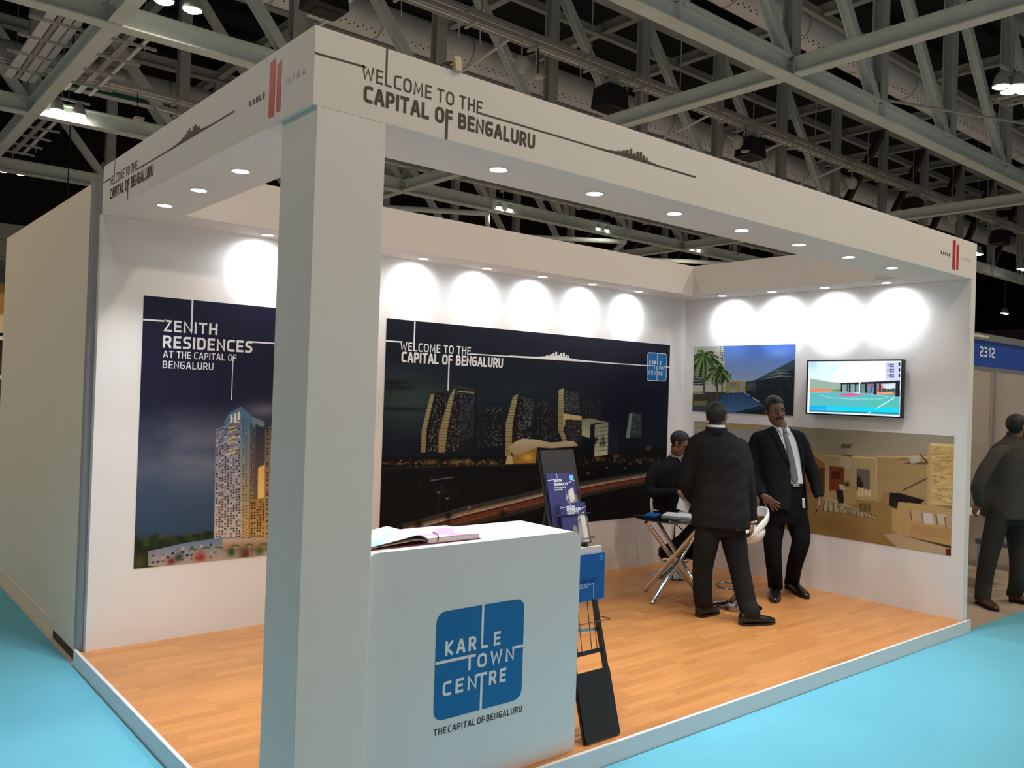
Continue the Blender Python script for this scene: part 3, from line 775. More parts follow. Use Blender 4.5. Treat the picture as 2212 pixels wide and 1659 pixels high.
def pic_mat(name, gain=1.0, emit=0.0, rough=0.45):
    m = bpy.data.materials.new(name); m.use_nodes = True; nt = m.node_tree; b = nt.nodes['Principled BSDF']; b.inputs['Roughness'].default_value = rough; b.inputs['Specular IOR Level'].default_value = 0.15
    at_ = nt.nodes.new('ShaderNodeAttribute'); at_.attribute_name = 'picture'
    if emit:
        b.inputs['Base Color'].default_value = (0.01, 0.01, 0.01, 1); nt.links.new(at_.outputs['Color'], b.inputs['Emission Color']); b.inputs['Emission Strength'].default_value = emit
    else:
        mx = nt.nodes.new('ShaderNodeMix'); mx.data_type = 'RGBA'; mx.blend_type = 'MULTIPLY'; mx.inputs[0].default_value = 1; mx.inputs[7].default_value = (gain, gain, gain, 1)
        nt.links.new(at_.outputs['Color'], mx.inputs[6]); nt.links.new(mx.outputs[2], b.inputs['Base Color'])
    return m
M_PIC = pic_mat('poster_print', 0.88)
def lerp(a, b, t): return np.array(a, float) * (1 - t) + np.array(b, float) * t
M_SHEET = mat('poster_sheet', (0.5, 0.5, 0.5), 0.6)

# ---------------------------------------------------------------- night skyline poster on the back wall
pb = lambda u, v: ony(u, v, D)[[0, 2]]
X0, X1, Z0, Z1 = 2.121, 5.603, 0.60, 2.388
im = Img(660, 340, pb, X0, X1, Z0, Z1)
T = (im.Y / im.h)[..., None]
im.a[:] = lerp((24, 26, 42), (20, 26, 40), 0) * (1 - T) + np.array((14, 20, 34)) * T
im.spot(890, 862, 95, (66, 84, 80), 0.85, ry=46); im.spot(1110, 850, 170, (36, 52, 58), 0.7, ry=44)
n1 = im.noise(4, 12, 2)[..., None]; im.a *= 0.8 + 0.4 * n1
for k, (u, v, r, ry) in enumerate(((850, 826, 26, 3.5), (862, 838, 30, 3.2), (862, 884, 60, 3), (1065, 872, 34, 2.5))): im.spot(u, v, r, (20, 24, 30), 0.75, ry=ry)
im.spot(880, 898, 34, (54, 66, 66), 0.5, ry=4); im.spot(1400, 831, 22, (60, 68, 78), 0.5, ry=2)
# land, water
im.fill([(815, 1002), (830, 985), (1100, 985), (1450, 965), (1450, 1140), (815, 1160)], (16, 17, 20))
DK = (24, 27, 33)
for pts, s_, cc in (([(1045, 880), (1083, 880), (1083, 965), (1045, 965)], 1, (150, 150, 130)), ([(1160, 868), (1190, 868), (1190, 950), (1160, 950)], 2, (150, 150, 120)), ([(1190, 880), (1208, 880), (1206, 950), (1190, 950)], 3, (120, 120, 100)),
                    ([(1258, 868), (1298, 862), (1300, 905), (1258, 905)], 4, (150, 145, 120)), ([(1030, 895), (1046, 895), (1046, 965), (1030, 965)], 5, (100, 100, 90))):
    im.fill(pts, (25, 29, 36)); im.windows(pts, cc, 9, 22, 0.34, 0.5, s_)
def tower(edge, face, quad, seed, cold=False, top=None):
    im.fill(face, (27, 29, 34)); im.fill(edge, (172, 164, 128), c2=(150, 138, 96))
    im.windows(quad, (190, 185, 150), 12, 26, 0.30, 0.6, seed)
    for k in range(22):
        v_ = 846 + 6.2 * k
        q_ = im.cov(im.P(edge)); y_ = im.uv(950, v_)[1]
        if q_ is not None and q_[2] < y_ < q_[3] - 1:
            yy = int(y_); m_ = q_[4][yy - q_[2]][:, None]; im.a[yy, q_[0]:q_[1]] *= 1 - 0.45 * m_
    if cold: im.windows(cold, (104, 116, 142), 9, 26, 0.8, 0.55, seed + 9)
tower([(909, 977), (911, 928), (930, 853), (939, 850), (921, 930), (919, 977)], [(919, 977), (921, 930), (938, 848), (966, 849), (974, 860), (962, 977)], [(940, 852), (966, 855), (952, 975), (922, 975)], 11)
tower([(946, 978), (948, 934), (970, 858), (984, 836), (966, 930), (961, 978)], [(961, 978), (966, 930), (984, 834), (1022, 841), (1030, 848), (1029, 925), (1014, 976)], [(984, 842), (1000, 845), (990, 975), (963, 975)], 12, [(996, 848), (1026, 850), (1022, 945), (990, 955)])
im.line([(984, 836), (1024, 843)], (60, 60, 62), 4); im.line([(990, 845), (1024, 849)], (190, 180, 120), 1.8)
tower([(1091, 985), (1092, 915), (1108, 856), (1119, 852), (1107, 915), (1104, 985)], [(1104, 985), (1107, 915), (1120, 851), (1148, 855), (1155, 868), (1150, 945), (1130, 962)], [(1125, 856), (1152, 862), (1148, 945), (1110, 950)], 13, [(1133, 858), (1152, 862), (1149, 920), (1128, 930)])
tower([(1205, 930), (1206, 843), (1217, 838), (1217, 930), (1228, 962), (1219, 962)], [(1217, 840), (1243, 841), (1252, 856), (1253, 896), (1217, 893)], [(1219, 842), (1250, 850), (1252, 893), (1218, 890)], 14, [(1219, 842), (1250, 850), (1252, 893), (1218, 890)])
im.fill([(1216, 893), (1256, 899), (1256, 908), (1224, 906), (1217, 925)], (205, 188, 128))
im.fill([(1219, 907), (1255, 909), (1256, 950), (1244, 960), (1226, 940)], (40, 42, 46)); im.windows([(1219, 908), (1255, 910), (1255, 955), (1225, 950)], (140, 140, 135), 12, 5, 0.5, 0.4, 15)
im.fill([(1256, 906), (1275, 903), (1274, 946), (1256, 941)], (128, 138, 120), c2=(190, 186, 140)); im.fill([(1275, 904), (1312, 912), (1285, 914), (1275, 918)], (150, 148, 116))
im.fill([(1284, 918), (1313, 912), (1312, 982), (1283, 986)], (140, 150, 136), c2=(206, 206, 168)); im.fill([(1313, 912), (1334, 917), (1337, 975), (1312, 982)], (26, 34, 54))
for k in range(7): im.line([(1283, 926 + 8 * k), (1313, 921 + 8.4 * k)], (80, 86, 80), 1.2)
im.fill([(1351, 946), (1359, 893), (1366, 891), (1359, 946)], (120, 140, 136)); im.fill([(1359, 946), (1366, 891), (1385, 893), (1386, 944)], (46, 58, 66)); im.windows([(1366, 893), (1385, 894), (1385, 942), (1360, 942)], (150, 160, 150), 8, 16, 0.4, 0.5, 16)
im.fill([(1097, 966), (1112, 954), (1128, 947), (1165, 950), (1188, 956), (1238, 952), (1249, 963), (1190, 968), (1160, 966), (1120, 984), (1108, 982)], (206, 192, 164), c2=(164, 146, 112))
im.fill([(1108, 982), (1120, 984), (1160, 966), (1156, 1000), (1092, 1002)], (150, 116, 48)); im.spot(1140, 988, 14, (236, 190, 90), 0.9, ry=7)
im.fill([(1092, 1002), (1095, 985), (1105, 984), (1108, 1002)], (204, 186, 130))
r = random.Random(5)
for k in range(260):
    u = r.uniform(828, 1440); v = 1001 - (u - 828) * 0.012 + r.gauss(0, 3.2); b = r.random()
    im.spot(u, v, 1.0 + 1.4 * b, (206, 168, 96) if b > .25 else (210, 200, 180), 0.55 * r.random() + 0.15, ry=0.8 + 0.7 * b)
for u, v, rr in ((935, 998, 9), (985, 998, 12), (1010, 996, 8), (1330, 985, 10), (1400, 968, 8), (1290, 990, 8)): im.spot(u, v, rr, (190, 150, 80), 0.55, ry=4)
for k in range(120): im.spot(r.uniform(1290, 1442), r.uniform(930, 1000), 1.0, (170, 160, 110), 0.5 * r.random(), ry=0.8)
for k in range(9):
    u = r.choice((1285, 1290, 1294, 1300, 1281, 1276)); im.spot(u + r.uniform(-6, 6), 955 + r.uniform(-8, 8), 4, (14, 16, 16), 0.8)
im.line([(825, 1012), (960, 1007), (1150, 1002), (1290, 1006)], (92, 78, 62), 1.1, 0.6)
for k in range(46): im.line([(u0 := r.uniform(905, 1010), v0 := r.uniform(1024, 1070)), (u0 + r.uniform(-1, 1), v0 + r.uniform(3, 16))], (96, 98, 104), 1.6, 0.35 * r.random())
im.line([(928, 1038), (980, 1030)], (150, 160, 170), 1.3, 0.8)
for k in range(30): im.line([(u0 := r.uniform(1090, 1165), v0 := r.uniform(1030, 1062)), (u0 + 14, v0 - 0.6)], (96, 84, 70), 1.0, 0.5 * r.random())
for k in range(54):     # traffic trails on the flyover
    t = k / 53; base = (232, 206, 166) if t < 0.42 else ((206, 92, 74) if 0.46 < t < 0.62 or r.random() < 0.3 else (206, 176, 132)); 
    if 0.40 < t < 0.46: base = (40, 40, 50)
    c = np.array(base) * r.uniform(0.35, 1.0) * (1.0 if t < 0.75 else 0.55); o = -14 + 44 * t
    im.line([(870, 1146 + o), (1000, 1110 + o), (1180, 1066 + o * 0.85), (1320, 1040 + o * 0.62), (1445, 1020 + o * 0.5)], c, r.uniform(0.9, 2.0), 0.62)
im.fill([(815, 1150), (880, 1128), (1000, 1096), (1180, 1052), (1445, 1006), (1445, 1014), (1180, 1062), (1000, 1104), (880, 1138), (815, 1160)], (30, 32, 44), .7)
for u, v in ((948, 1063), (966, 1076), (1013, 1096), (1030, 1102), (1092, 1098), (1270, 1022), (1310, 1010), (1350, 1011), (1360, 1002), (1382, 1000)):
    im.spot(u, v, 3.2, (236, 196, 140), 0.85, ry=1.4); im.line([(u, v), (u - 1, v + 70)], (64, 60, 56), 0.9, 0.7)
for k in range(12): im.spot(r.choice((905, 940, 965, 1300, 1330, 1090)) + r.uniform(-8, 8), r.uniform(1128, 1150) - (20 if r.random() < .5 else 0), 6, (12, 13, 13), 0.8)
im.a += (im.r.rand(im.h, im.w, 1) - .5) * 5
post = thing('wall_poster', 'wide night skyline poster with white welcome lettering on the back wall', 'poster', (X0, D, Z0))
MB().box(X0, X1, D - 0.003, D - 0.0002, Z0, Z1).build('backing', M_SHEET, post)
im.mesh_obj('picture', lambda a, z: np.stack([a, np.full_like(a, D - 0.0036), z], -1), M_PIC, post)
def town_logo(P_, parent, u0, u1, v0, v1, ref, outline=False):
    """blue four-field badge; ref gives the lettering as fractions of its square"""
    w, h = u1 - u0, v1 - v0
    a = Print(*P_, 0.0014); a.rrect(u0, u1, v0, v1, 0.11 * w); a.build('badge_field', M_BLUEV, parent)
    a = Print(*P_, 0.0026); k = 0.026 * w
    U = lambda t: u0 + t * w; V = lambda t: v0 + t * h
    a.text('KAR', U(.10), U(.44), V(.585), .135 * h, k, 0.32); a.path([(U(.505), V(1)), (U(.505), V(.598)), (U(.575), V(.598))], k); a.text('E', U(.64), U(.72), V(.585), .135 * h, k)
    a.path([(U(0), V(.535)), (U(.44), V(.535))], k); a.line((U(.372), V(.535)), (U(.372), V(.405)), k); a.text('OWN', U(.46), U(.89), V(.405), .135 * h, k, 0.30); a.path([(U(.89), V(.527)), (U(1), V(.527))], k)
    a.text('CEN', U(.085), U(.46), V(.215), .135 * h, k, 0.32); a.path([(U(.46), V(.34)), (U(.575), V(.34))], k); a.line((U(.515), V(.34)), (U(.515), V(0)), k); a.text('RE', U(.60), U(.80), V(.215), .135 * h, k, 0.32)
    if outline: a.path(fillet([(u0, v0), (u1, v0), (u1, v1), (u0, v1)], 0.11 * w, True, 6), 0.022 * w, True)
    a.build('badge_lettering', M_WHITEV, parent)
PB = ((0, D - 0.0036, 0), (1, 0, 0), (0, 0, 1))
a = Print(*PB); a.line((2.121, 2.207), (2.275, 2.208), 0.012); a.build('print_line', M_WHITEV, post)
a = Print(*PB); a.text('WELCOME TO THE', 2.257, 2.968, 2.139, 0.070, 0.0105, 0.20, 0.56)
lx = a.pos[2]; a.line((lx, 2.14), (lx, 2.388), 0.012); a.build('lettering', M_WHITEV, post)
a = Print(*PB); a.text('CAPITAL OF BENGALURU', 2.271, 3.328, 2.045, 0.086, 0.0165, 0.14, 0.60); fx = a.pos[8]; a.line((fx, 2.12), (fx, 1.83), 0.014); a.build('lettering', M_WHITEV, post)
a = Print(*PB); a.line((2.955, 2.150), (5.603, 2.155), 0.010); skyline(a, 3.40, 4.62, 2.158, 0.066, 0.008, 5); a.build('skyline_print', M_WHITEV, post)
town_logo(PB, post, 5.247, 5.550, 2.003, 2.291, None, True)

# ---------------------------------------------------------------- tall tower poster on the back wall
X0, X1, Z0, Z1 = 0.272, 1.86, 0.595, 2.386
im = Img(420, 470, pb, X0, X1, Z0, Z1)
T = im.Y / im.h
stops = [(0, (33, 34, 58)), (.40, (36, 38, 62)), (.52, (62, 70, 92)), (.62, (84, 94, 114)), (.72, (66, 84, 108)), (.90, (52, 76, 98)), (1, (40, 62, 84))]
for (t0, c0), (t1, c1) in zip(stops[:-1], stops[1:]):
    m = (T >= t0) & (T <= t1); k = ((T - t0) / (t1 - t0))[..., None]; im.a = np.where(m[..., None], np.array(c0) * (1 - k) + np.array(c1) * k, im.a)
n1 = im.noise(3, 8, 4); n2 = im.noise(4, 10, 8)
cl = np.clip((n1 - .45) * 4, 0, 1) * np.exp(-((T - .58) / .13) ** 2); im.a = im.a * (1 - .55 * cl[..., None]) + np.array((138, 134, 146)) * .55 * cl[..., None]
dk = np.clip((n2 - .5) * 4, 0, 1) * np.exp(-((T - .50) / .09) ** 2); im.a *= 1 - .35 * dk[..., None]
im.spot(575, 885, 40, (150, 146, 158), 0.6, ry=14)
# trees, hill
im.fill([(280, 1178), (300, 1170), (330, 1168), (380, 1160), (430, 1152), (470, 1145), (520, 1150), (700, 1140), (700, 1215), (280, 1240)], (30, 42, 26))
for k in range(110):
    u = r.uniform(290, 640); im.spot(u, 1172 - (u - 290) * .06 + r.uniform(-10, 8), r.uniform(3, 7), r.choice(((24, 36, 22), (52, 66, 34), (70, 82, 40), (20, 30, 20))), 0.7)
# main tower
LF = [(462, 1168), (466, 928), (488, 918), (520, 880), (521, 1168)]
im.fill(LF, (104, 120, 156), c2=(214, 196, 176)); im.fill([(520, 880), (521, 1168), (536, 1160), (540, 905)], (72, 116, 156), c2=(226, 176, 96)); im.fill([(536, 1160), (540, 905), (552, 915), (549, 1160)], (80, 90, 110), c2=(190, 140, 80))
im.fill([(482, 915), (495, 892), (520, 878), (545, 900), (570, 910), (570, 922), (545, 918), (520, 890), (500, 900), (488, 918)], (86, 122, 150))
for k in range(12): im.line([(545 + 2.4 * k, 900 + 1.2 * k), (548 + 2.0 * k, 922)], (150, 150, 128), 0.8)
for k in range(3): im.fill([(497 + 8 * k, 897 - 3 * k), (502 + 8 * k, 895 - 3 * k), (502 + 8 * k, 912), (497 + 8 * k, 914)], (236, 232, 206))
q = [(466, 930), (519, 905), (520, 1166), (464, 1166)]
for sd, c in ((1, (46, 56, 84)), (2, (66, 60, 70)), (3, (220, 214, 206)), (4, (120, 80, 60))): im.windows(q, c, 9, 46, 0.30, 0.62, sd)
for k in range(8): im.line([(492, 925 + 8 * k), (512, 920 + 8 * k)], (206, 190, 100) if k % 3 != 2 else (150, 90, 60), 2.2)
im.windows([(523, 900), (534, 910), (534, 1158), (523, 1164)], (50, 70, 100), 2, 40, 0.8, 0.5, 6); im.windows([(541, 920), (550, 925), (549, 1158), (539, 1158)], (52, 56, 74), 2, 44, 0.85, 0.6, 7)
# recessed core and second tower
im.fill([(552, 915), (575, 930), (572, 1080), (549, 1080)], (46, 54, 76), c2=(120, 96, 74)); im.fill([(557, 1010), (574, 1002), (572, 1080), (556, 1080)], (236, 186, 100), c2=(250, 214, 130))
im.fill([(540, 1080), (580, 1072), (578, 1165), (540, 1162)], (166, 126, 70), c2=(206, 168, 98)); im.windows([(540, 1084), (578, 1078), (577, 1160), (540, 1160)], (66, 52, 40), 6, 14, 0.7, 0.6, 8)
im.fill([(572, 930), (600, 905), (690, 900), (690, 1165), (570, 1165)], (96, 84, 84), c2=(214, 172, 110)); im.windows([(574, 925), (690, 905), (690, 1165), (572, 1165)], (52, 44, 48), 16, 46, 0.55, 0.6, 9); im.windows([(574, 925), (690, 905), (690, 1165), (572, 1165)], (200, 150, 90), 16, 46, 0.2, 0.5, 10)
# podium and palms
im.fill([(320, 1190), (400, 1172), (480, 1160), (700, 1165), (700, 1210), (320, 1222)], (104, 130, 168), c2=(190, 168, 150))
im.fill([(480, 1163), (700, 1160), (700, 1190), (480, 1190)], (214, 184, 160), c2=(120, 84, 60)); im.windows([(325, 1190), (470, 1170), (470, 1205), (325, 1218)], (210, 176, 180), 14, 4, 0.4, 0.6, 21); im.windows([(325, 1190), (470, 1170), (470, 1205), (325, 1218)], (50, 76, 116), 14, 4, 0.3, 0.6, 22)
for u, v, rr, c in ((370, 1212, 7, (110, 34, 34)), (433, 1203, 9, (176, 46, 44)), (386, 1203, 7, (34, 60, 34)), (500, 1192, 8, (34, 70, 36)), (560, 1190, 8, (60, 100, 40)), (620, 1190, 8, (40, 80, 36)), (300, 1215, 14, (86, 80, 40)), (530, 1196, 12, (90, 46, 36))): im.spot(u, v, rr, c, 0.9)
for u, v in ((416, 1186), (445, 1183), (472, 1182), (508, 1178), (538, 1176), (570, 1175), (610, 1172)):
    im.line([(u, v), (u + 1, v + 24)], (190, 170, 90), 1.4)
    for k in range(9): a_ = math.pi * (k / 8); im.line([(u, v), (u + 9 * math.cos(a_), v - 5 * math.sin(a_) + 2)], (70, 110, 50), 1.3)
im.a += (im.r.rand(im.h, im.w, 1) - .5) * 6
zp = thing('wall_poster', 'tall navy poster with a lit apartment tower behind the corner column', 'poster', (X0, D, Z0))
MB().box(X0, X1, D - 0.003, D - 0.0002, Z0, Z1).build('backing', M_SHEET, zp)
im.mesh_obj('picture', lambda a, z: np.stack([a, np.full_like(a, D - 0.0036), z], -1), M_PIC, zp)
a = Print(*PB); a.line((0.272, 2.227), (0.42, 2.228), 0.011); a.build('print_line', M_WHITEV, zp)
a = Print(*PB); a.text('ZENITH', 0.406, 0.766, 2.159, 0.078, 0.0145, 0.17); nx_ = a.pos[2] + 0.0; a.build('lettering', M_WHITEV, zp)
a = Print(*PB); a.line((0.588, 2.17), (0.588, 2.386), 0.012); a.build('print_line', M_WHITEV, zp)
a = Print(*PB); a.text('RESIDENCES', 0.403, 1.022, 2.050, 0.083, 0.0155, 0.16); a.build('lettering', M_WHITEV, zp)
a = Print(*PB); a.line((1.0, 2.128), (1.86, 2.128), 0.011); a.build('print_line', M_WHITEV, zp)
a = Print(*PB); a.text('AT THE CAPITAL OF', 0.408, 0.91, 1.985, 0.047, 0.0068, 0.2, 0.6); a.build('lettering', M_WHITEV, zp)
a = Print(*PB); a.line((0.884, 2.02), (0.884, 1.71), 0.006); a.build('print_line', M_WHITEV, zp)
a = Print(*PB); a.text('BENGALURU', 0.407, 0.747, 1.914, 0.05, 0.0068, 0.2); a.build('lettering', M_WHITEV, zp)

# ---------------------------------------------------------------- pool picture on the television wall (seen from inside: a = -y)
pr_ = lambda u, v: np.array([-onx(u, v, XR)[1], onx(u, v, XR)[2]])
def wall_pic(X0, X1, Z0, Z1, im, label):
    t = thing('wall_poster', label, 'poster', (XR, -X1, Z0))
    MB().box(XR - 0.003, XR - 0.0002, -X1, -X0, Z0, Z1).build('backing', M_SHEET, t)
    im.mesh_obj('picture', lambda a, z: np.stack([np.full_like(a, XR - 0.0036), -a, z], -1), M_PIC, t)
    return t
X0, X1, Z0, Z1 = -2.785, -1.582, 1.697, 2.384
im = Img(260, 160, pr_, X0, X1, Z0, Z1)
c0 = lambda x, y: (1490 + x / 9.217, 735 + y / 9.217)         # coordinates of an enlarged sight of the picture
Q = lambda *p: [c0(*k) for k in p]
T = np.clip(im.Y / (im.h * .55), 0, 1)[..., None]; sx = (im.X / im.w)[..., None]
im.a[:] = np.array((78, 118, 206)) * (1 - T) + np.array((176, 192, 206)) * T; im.a = im.a * (1 - .3 * sx) + np.array((52, 96, 200)) * .3 * sx
im.spot(*c0(1800, 260), 22, (120, 150, 206), 0.5, ry=10); im.spot(*c0(1560, 340), 18, (110, 140, 206), 0.4, ry=8)
# buildings
im.fill(Q((60, 100), (690, 110), (700, 420), (690, 1050), (60, 1050)), (196, 196, 188)); im.windows(Q((600, 120), (700, 115), (705, 420), (620, 420)), (24, 32, 40), 3, 8, .8, .6, 1); im.windows(Q((330, 520), (640, 560), (640, 900), (330, 900)), (120, 118, 112), 6, 6, .7, .55, 2)
im.fill(Q((60, 460), (270, 480), (270, 900), (60, 900)), (44, 66, 66)); 
for k in range(6): im.line(Q((80, 560 + 60 * k), (260, 610 + 50 * k)), (178, 186, 182), 1.6)
# dark clubhouse
im.fill(Q((1270, 810), (2090, 385), (2090, 1500), (1050, 1500), (1050, 1040), (1130, 830)), (34, 42, 46)); im.fill(Q((1270, 810), (2090, 385), (2090, 560), (1470, 790)), (56, 76, 84))
for k in range(3): im.fill(Q((1470 + 70 * k, 775 - 70 * k), (1790, 690 - 50 * k), (2090 - 60 * k, 720 - 60 * k), (1800, 725 - 62 * k)), (138, 142, 132))
im.fill(Q((1140, 840), (1310, 830), (1320, 1000), (1130, 1000)), (70, 88, 92))
for k in range(60): u, v = r.uniform(1150, 2060), r.uniform(780, 1040); im.spot(*c0(u, v), r.uniform(1, 4), r.choice(((20, 24, 28), (58, 68, 76), (30, 36, 44))), .6)
im.spot(*c0(1600, 1120), 4, (190, 110, 100), .8, ry=1.5)
# pavilion
im.fill(Q((720, 815), (1120, 825), (1115, 1040), (715, 1040)), (168, 148, 70)); im.fill(Q((790, 850), (935, 850), (935, 1020), (790, 1020)), (120, 118, 112), c2=(176, 170, 150)); im.fill(Q((1000, 855), (1080, 860), (1075, 1025), (1000, 1025)), (150, 160, 160))
# garden, pool
im.fill(Q((60, 1030), (720, 1030), (700, 1100), (420, 1250), (340, 1440), (60, 1440)), (70, 66, 58)); im.fill(Q((60, 1020), (300, 1020), (300, 1070), (60, 1075)), (150, 160, 110)); im.fill(Q((80, 1210), (370, 1200), (330, 1290), (80, 1310)), (128, 122, 84)); im.fill(Q((60, 1330), (400, 1280), (380, 1450), (60, 1430)), (72, 78, 98))
im.fill(Q((720, 1050), (1090, 1040), (1480, 1290), (1490, 1340), (900, 1470), (330, 1460), (460, 1220)), (44, 74, 112)); im.fill(Q((740, 1050), (1080, 1045), (1450, 1290), (880, 1440), (380, 1440)), (40, 68, 110), c2=(86, 134, 168))
for k in range(6): u = 780 + 60 * k; im.line(Q((u, 1060), (u - 10, 1250)), (108, 138, 170), 2.0, .5)
im.line(Q((1090, 1045), (1200, 1105)), (206, 214, 220), 1.6); im.line(Q((1250, 1140), (1390, 1225)), (206, 214, 220), 2.2); im.line(Q((1480, 1300), (880, 1455)), (20, 30, 60), 2.4)
# palms
def palm(u, v, s, n, seed):
    q_ = random.Random(seed); im.line(Q((u, v), (u - 10, v + 640 * s)), (96, 84, 58), 5 * s + 1)
    for k in range(n):
        a_ = 2 * math.pi * k / n + q_.uniform(-.1, .1); L = q_.uniform(170, 330) * s; pts = []
        for j in range(6): t = j / 5; pts.append((u + L * t * math.cos(a_), v - L * t * math.sin(a_) * .75 + 150 * s * t * t))
        im.line(Q(*pts), q_.choice(((60, 90, 44), (36, 56, 32), (96, 128, 60), (30, 44, 30), (130, 156, 80))), 3.4 * s + 1.2, .95)
palm(300, 320, 1.15, 44, 1); palm(560, 600, .85, 40, 2); palm(660, 640, .6, 30, 3)
im.a += (im.r.rand(im.h, im.w, 1) - .5) * 6
wall_pic(X0, X1, Z0, Z1, im, 'swimming pool picture with palms on the side wall beside the television')

# ---------------------------------------------------------------- interior picture below it
X0, X1, Z0, Z1 = -2.76, -0.10, 0.61, 1.594
im = Img(520, 200, pr_, X0, X1, Z0, Z1)
c0 = lambda x, y: (1750 + x / 5.925, 930 + y / 5.925)
Q = lambda *p: [c0(*k) for k in p]
T = (im.Y / im.h)[..., None]; im.a[:] = np.array((172, 152, 110)) * (1 - T) + np.array((150, 118, 66)) * T
im.fill([(1490, 900), (2070, 935), (2070, 985), (1800, 1000), (1490, 985)], (168, 158, 138), c2=(176, 164, 136)); im.line([(1490, 918), (1640, 924)], (196, 166, 96), 5)
im.fill([(1490, 925), (1640, 928), (1640, 1110), (1490, 1110)], (176, 178, 172), .8, c2=(190, 180, 160)); im.fill([(1605, 955), (1622, 955), (1622, 1000), (1605, 1000)], (120, 160, 196))
im.fill(Q((-300, 300), (60, 330), (200, 430), (200, 800), (-300, 800)), (168, 108, 62)); im.fill(Q((0, 260), (190, 400), (190, 320), (60, 270)), (206, 170, 90)); im.fill(Q((60, 480), (195, 480), (195, 800), (60, 800)), (110, 62, 40))
im.fill(Q((190, 310), (860, 350), (850, 900), (190, 850)), (186, 166, 122)); im.line(Q((190, 320), (860, 355)), (232, 206, 140), 3); im.line(Q((850, 340), (850, 890)), (222, 196, 140), 2)
im.fill(Q((860, 340), (1500, 300), (1500, 930), (850, 910)), (178, 150, 104)); im.line(Q((860, 335), (1500, 345)), (222, 196, 130), 2.4); im.line(Q((860, 610), (1500, 640)), (158, 130, 88), 1)
im.fill(Q((1510, 190), (1840, 180), (1830, 960), (1500, 950)), (216, 184, 120))
for k in range(150):
    u, v = r.uniform(1540, 1810), 215 + 24 * r.randrange(30); im.fill(Q((u, v), (u + r.uniform(30, 130), v), (u + 80, v + 20), (u, v + 20)), r.choice(((226, 196, 136), (196, 156, 92), (206, 170, 108), (232, 206, 150), (190, 140, 84))), .75)
im.fill(Q((1500, 185), (1545, 175), (1540, 950), (1498, 950)), (196, 172, 120)); im.line(Q((1540, 180), (1840, 195)), (244, 222, 150), 4)
im.fill(Q((385, 225), (410, 172), (548, 178), (510, 230)), (112, 98, 70)); im.fill(Q((395, 320), (405, 300), (545, 315), (535, 345)), (120, 104, 74)); im.fill(Q((380, 330), (540, 345), (520, 500), (400, 480)), (206, 196, 170), .6)
im.fill(Q((248, 455), (440, 470), (440, 720), (330, 770), (245, 770)), (130, 66, 34)); im.fill(Q((270, 520), (395, 520), (395, 620), (270, 620)), (84, 40, 28)); im.fill(Q((595, 488), (765, 500), (765, 760), (595, 740)), (112, 104, 94)); im.fill(Q((600, 590), (640, 590), (690, 700), (600, 780)), (50, 44, 42))
im.fill(Q((170, 860), (340, 880), (880, 1130), (420, 1050), (180, 1020)), (196, 180, 148))
for k in range(22): u = 190 + 30 * k; im.line(Q((u, 880 + 9 * k), (u + r.uniform(-30, 60), 1030 + 5 * k)), (70, 56, 44), 1.3)
im.fill(Q((210, 780), (310, 770), (345, 860), (205, 870)), (186, 160, 106)); im.fill(Q((330, 760), (420, 750), (440, 930), (360, 930)), (46, 36, 36)); im.fill(Q((440, 720), (580, 735), (575, 950), (430, 930)), (186, 158, 104)); im.fill(Q((360, 690), (470, 690), (520, 740), (400, 760)), (214, 196, 156)); im.spot(*c0(470, 690), 5, (40, 28, 24), .9)
for k in range(4): im.fill(Q((615 + 45 * k, 725 + 12 * k), (645 + 45 * k, 730 + 12 * k), (640 + 45 * k, 840), (605 + 45 * k, 830)), (226, 208, 160))
for k in range(8): im.line(Q((640 + 18 * k, 930), (640 + 18 * k, 1040)), (60, 44, 36), 1.4)
im.line(Q((1180, 770), (1500, 610)), (70, 56, 44), 2); im.line(Q((1400, 300), (1510, 420)), (60, 50, 40), 2); im.fill(Q((1180, 430), (1290, 400), (1500, 410), (1500, 440)), (110, 90, 66)); im.fill(Q((1120, 380), (1180, 345), (1280, 350), (1200, 385)), (150, 126, 90)); im.fill(Q((1280, 330), (1400, 310), (1400, 410), (1290, 430)), (206, 200, 186), .8)
im.fill(Q((1010, 795), (1150, 800), (1470, 890), (1410, 935), (1110, 1000), (1010, 960)), (36, 32, 34)); im.fill(Q((930, 790), (1020, 800), (1010, 950), (900, 920)), (166, 130, 92))
im.fill(Q((1130, 910), (1600, 960), (1820, 1010), (1820, 1260), (1290, 1220), (1110, 1010)), (198, 164, 112)); im.fill(Q((1050, 990), (1290, 1080), (1285, 1370), (1160, 1340), (1045, 1270)), (200, 164, 106)); im.fill(Q((1290, 1190), (1820, 1260), (1820, 1400), (1290, 1310)), (188, 150, 98)); im.fill(Q((1290, 1310), (1820, 1400), (1815, 1470), (1290, 1370)), (196, 158, 104)); im.fill(Q((1150, 1330), (1815, 1480), (1815, 1520), (1240, 1400)), (52, 40, 32))
for u, v, c in ((1350, 1080, (206, 176, 140)), (1500, 1120, (222, 212, 206)), (1680, 1130, (214, 194, 166)), (1790, 1170, (196, 166, 130))): im.fill(Q((u - 70, v - 70), (u + 60, v - 60), (u + 90, v + 80), (u - 50, v + 70)), c); im.line(Q((u - 70, v - 70), (u - 50, v + 70)), (96, 72, 50), 1.5)
im.fill(Q((945, 1330), (1080, 1310), (1815, 1510), (1815, 1620), (1120, 1500)), (196, 170, 136)); im.fill(Q((1735, 1505), (1820, 1520), (1820, 1615), (1735, 1600)), (112, 40, 28))
im.spot(*c0(300, 1200), 60, (120, 88, 44), .3, ry=20); im.spot(*c0(900, 1200), 60, (176, 144, 90), .3, ry=30)
im.a += (im.r.rand(im.h, im.w, 1) - .5) * 6
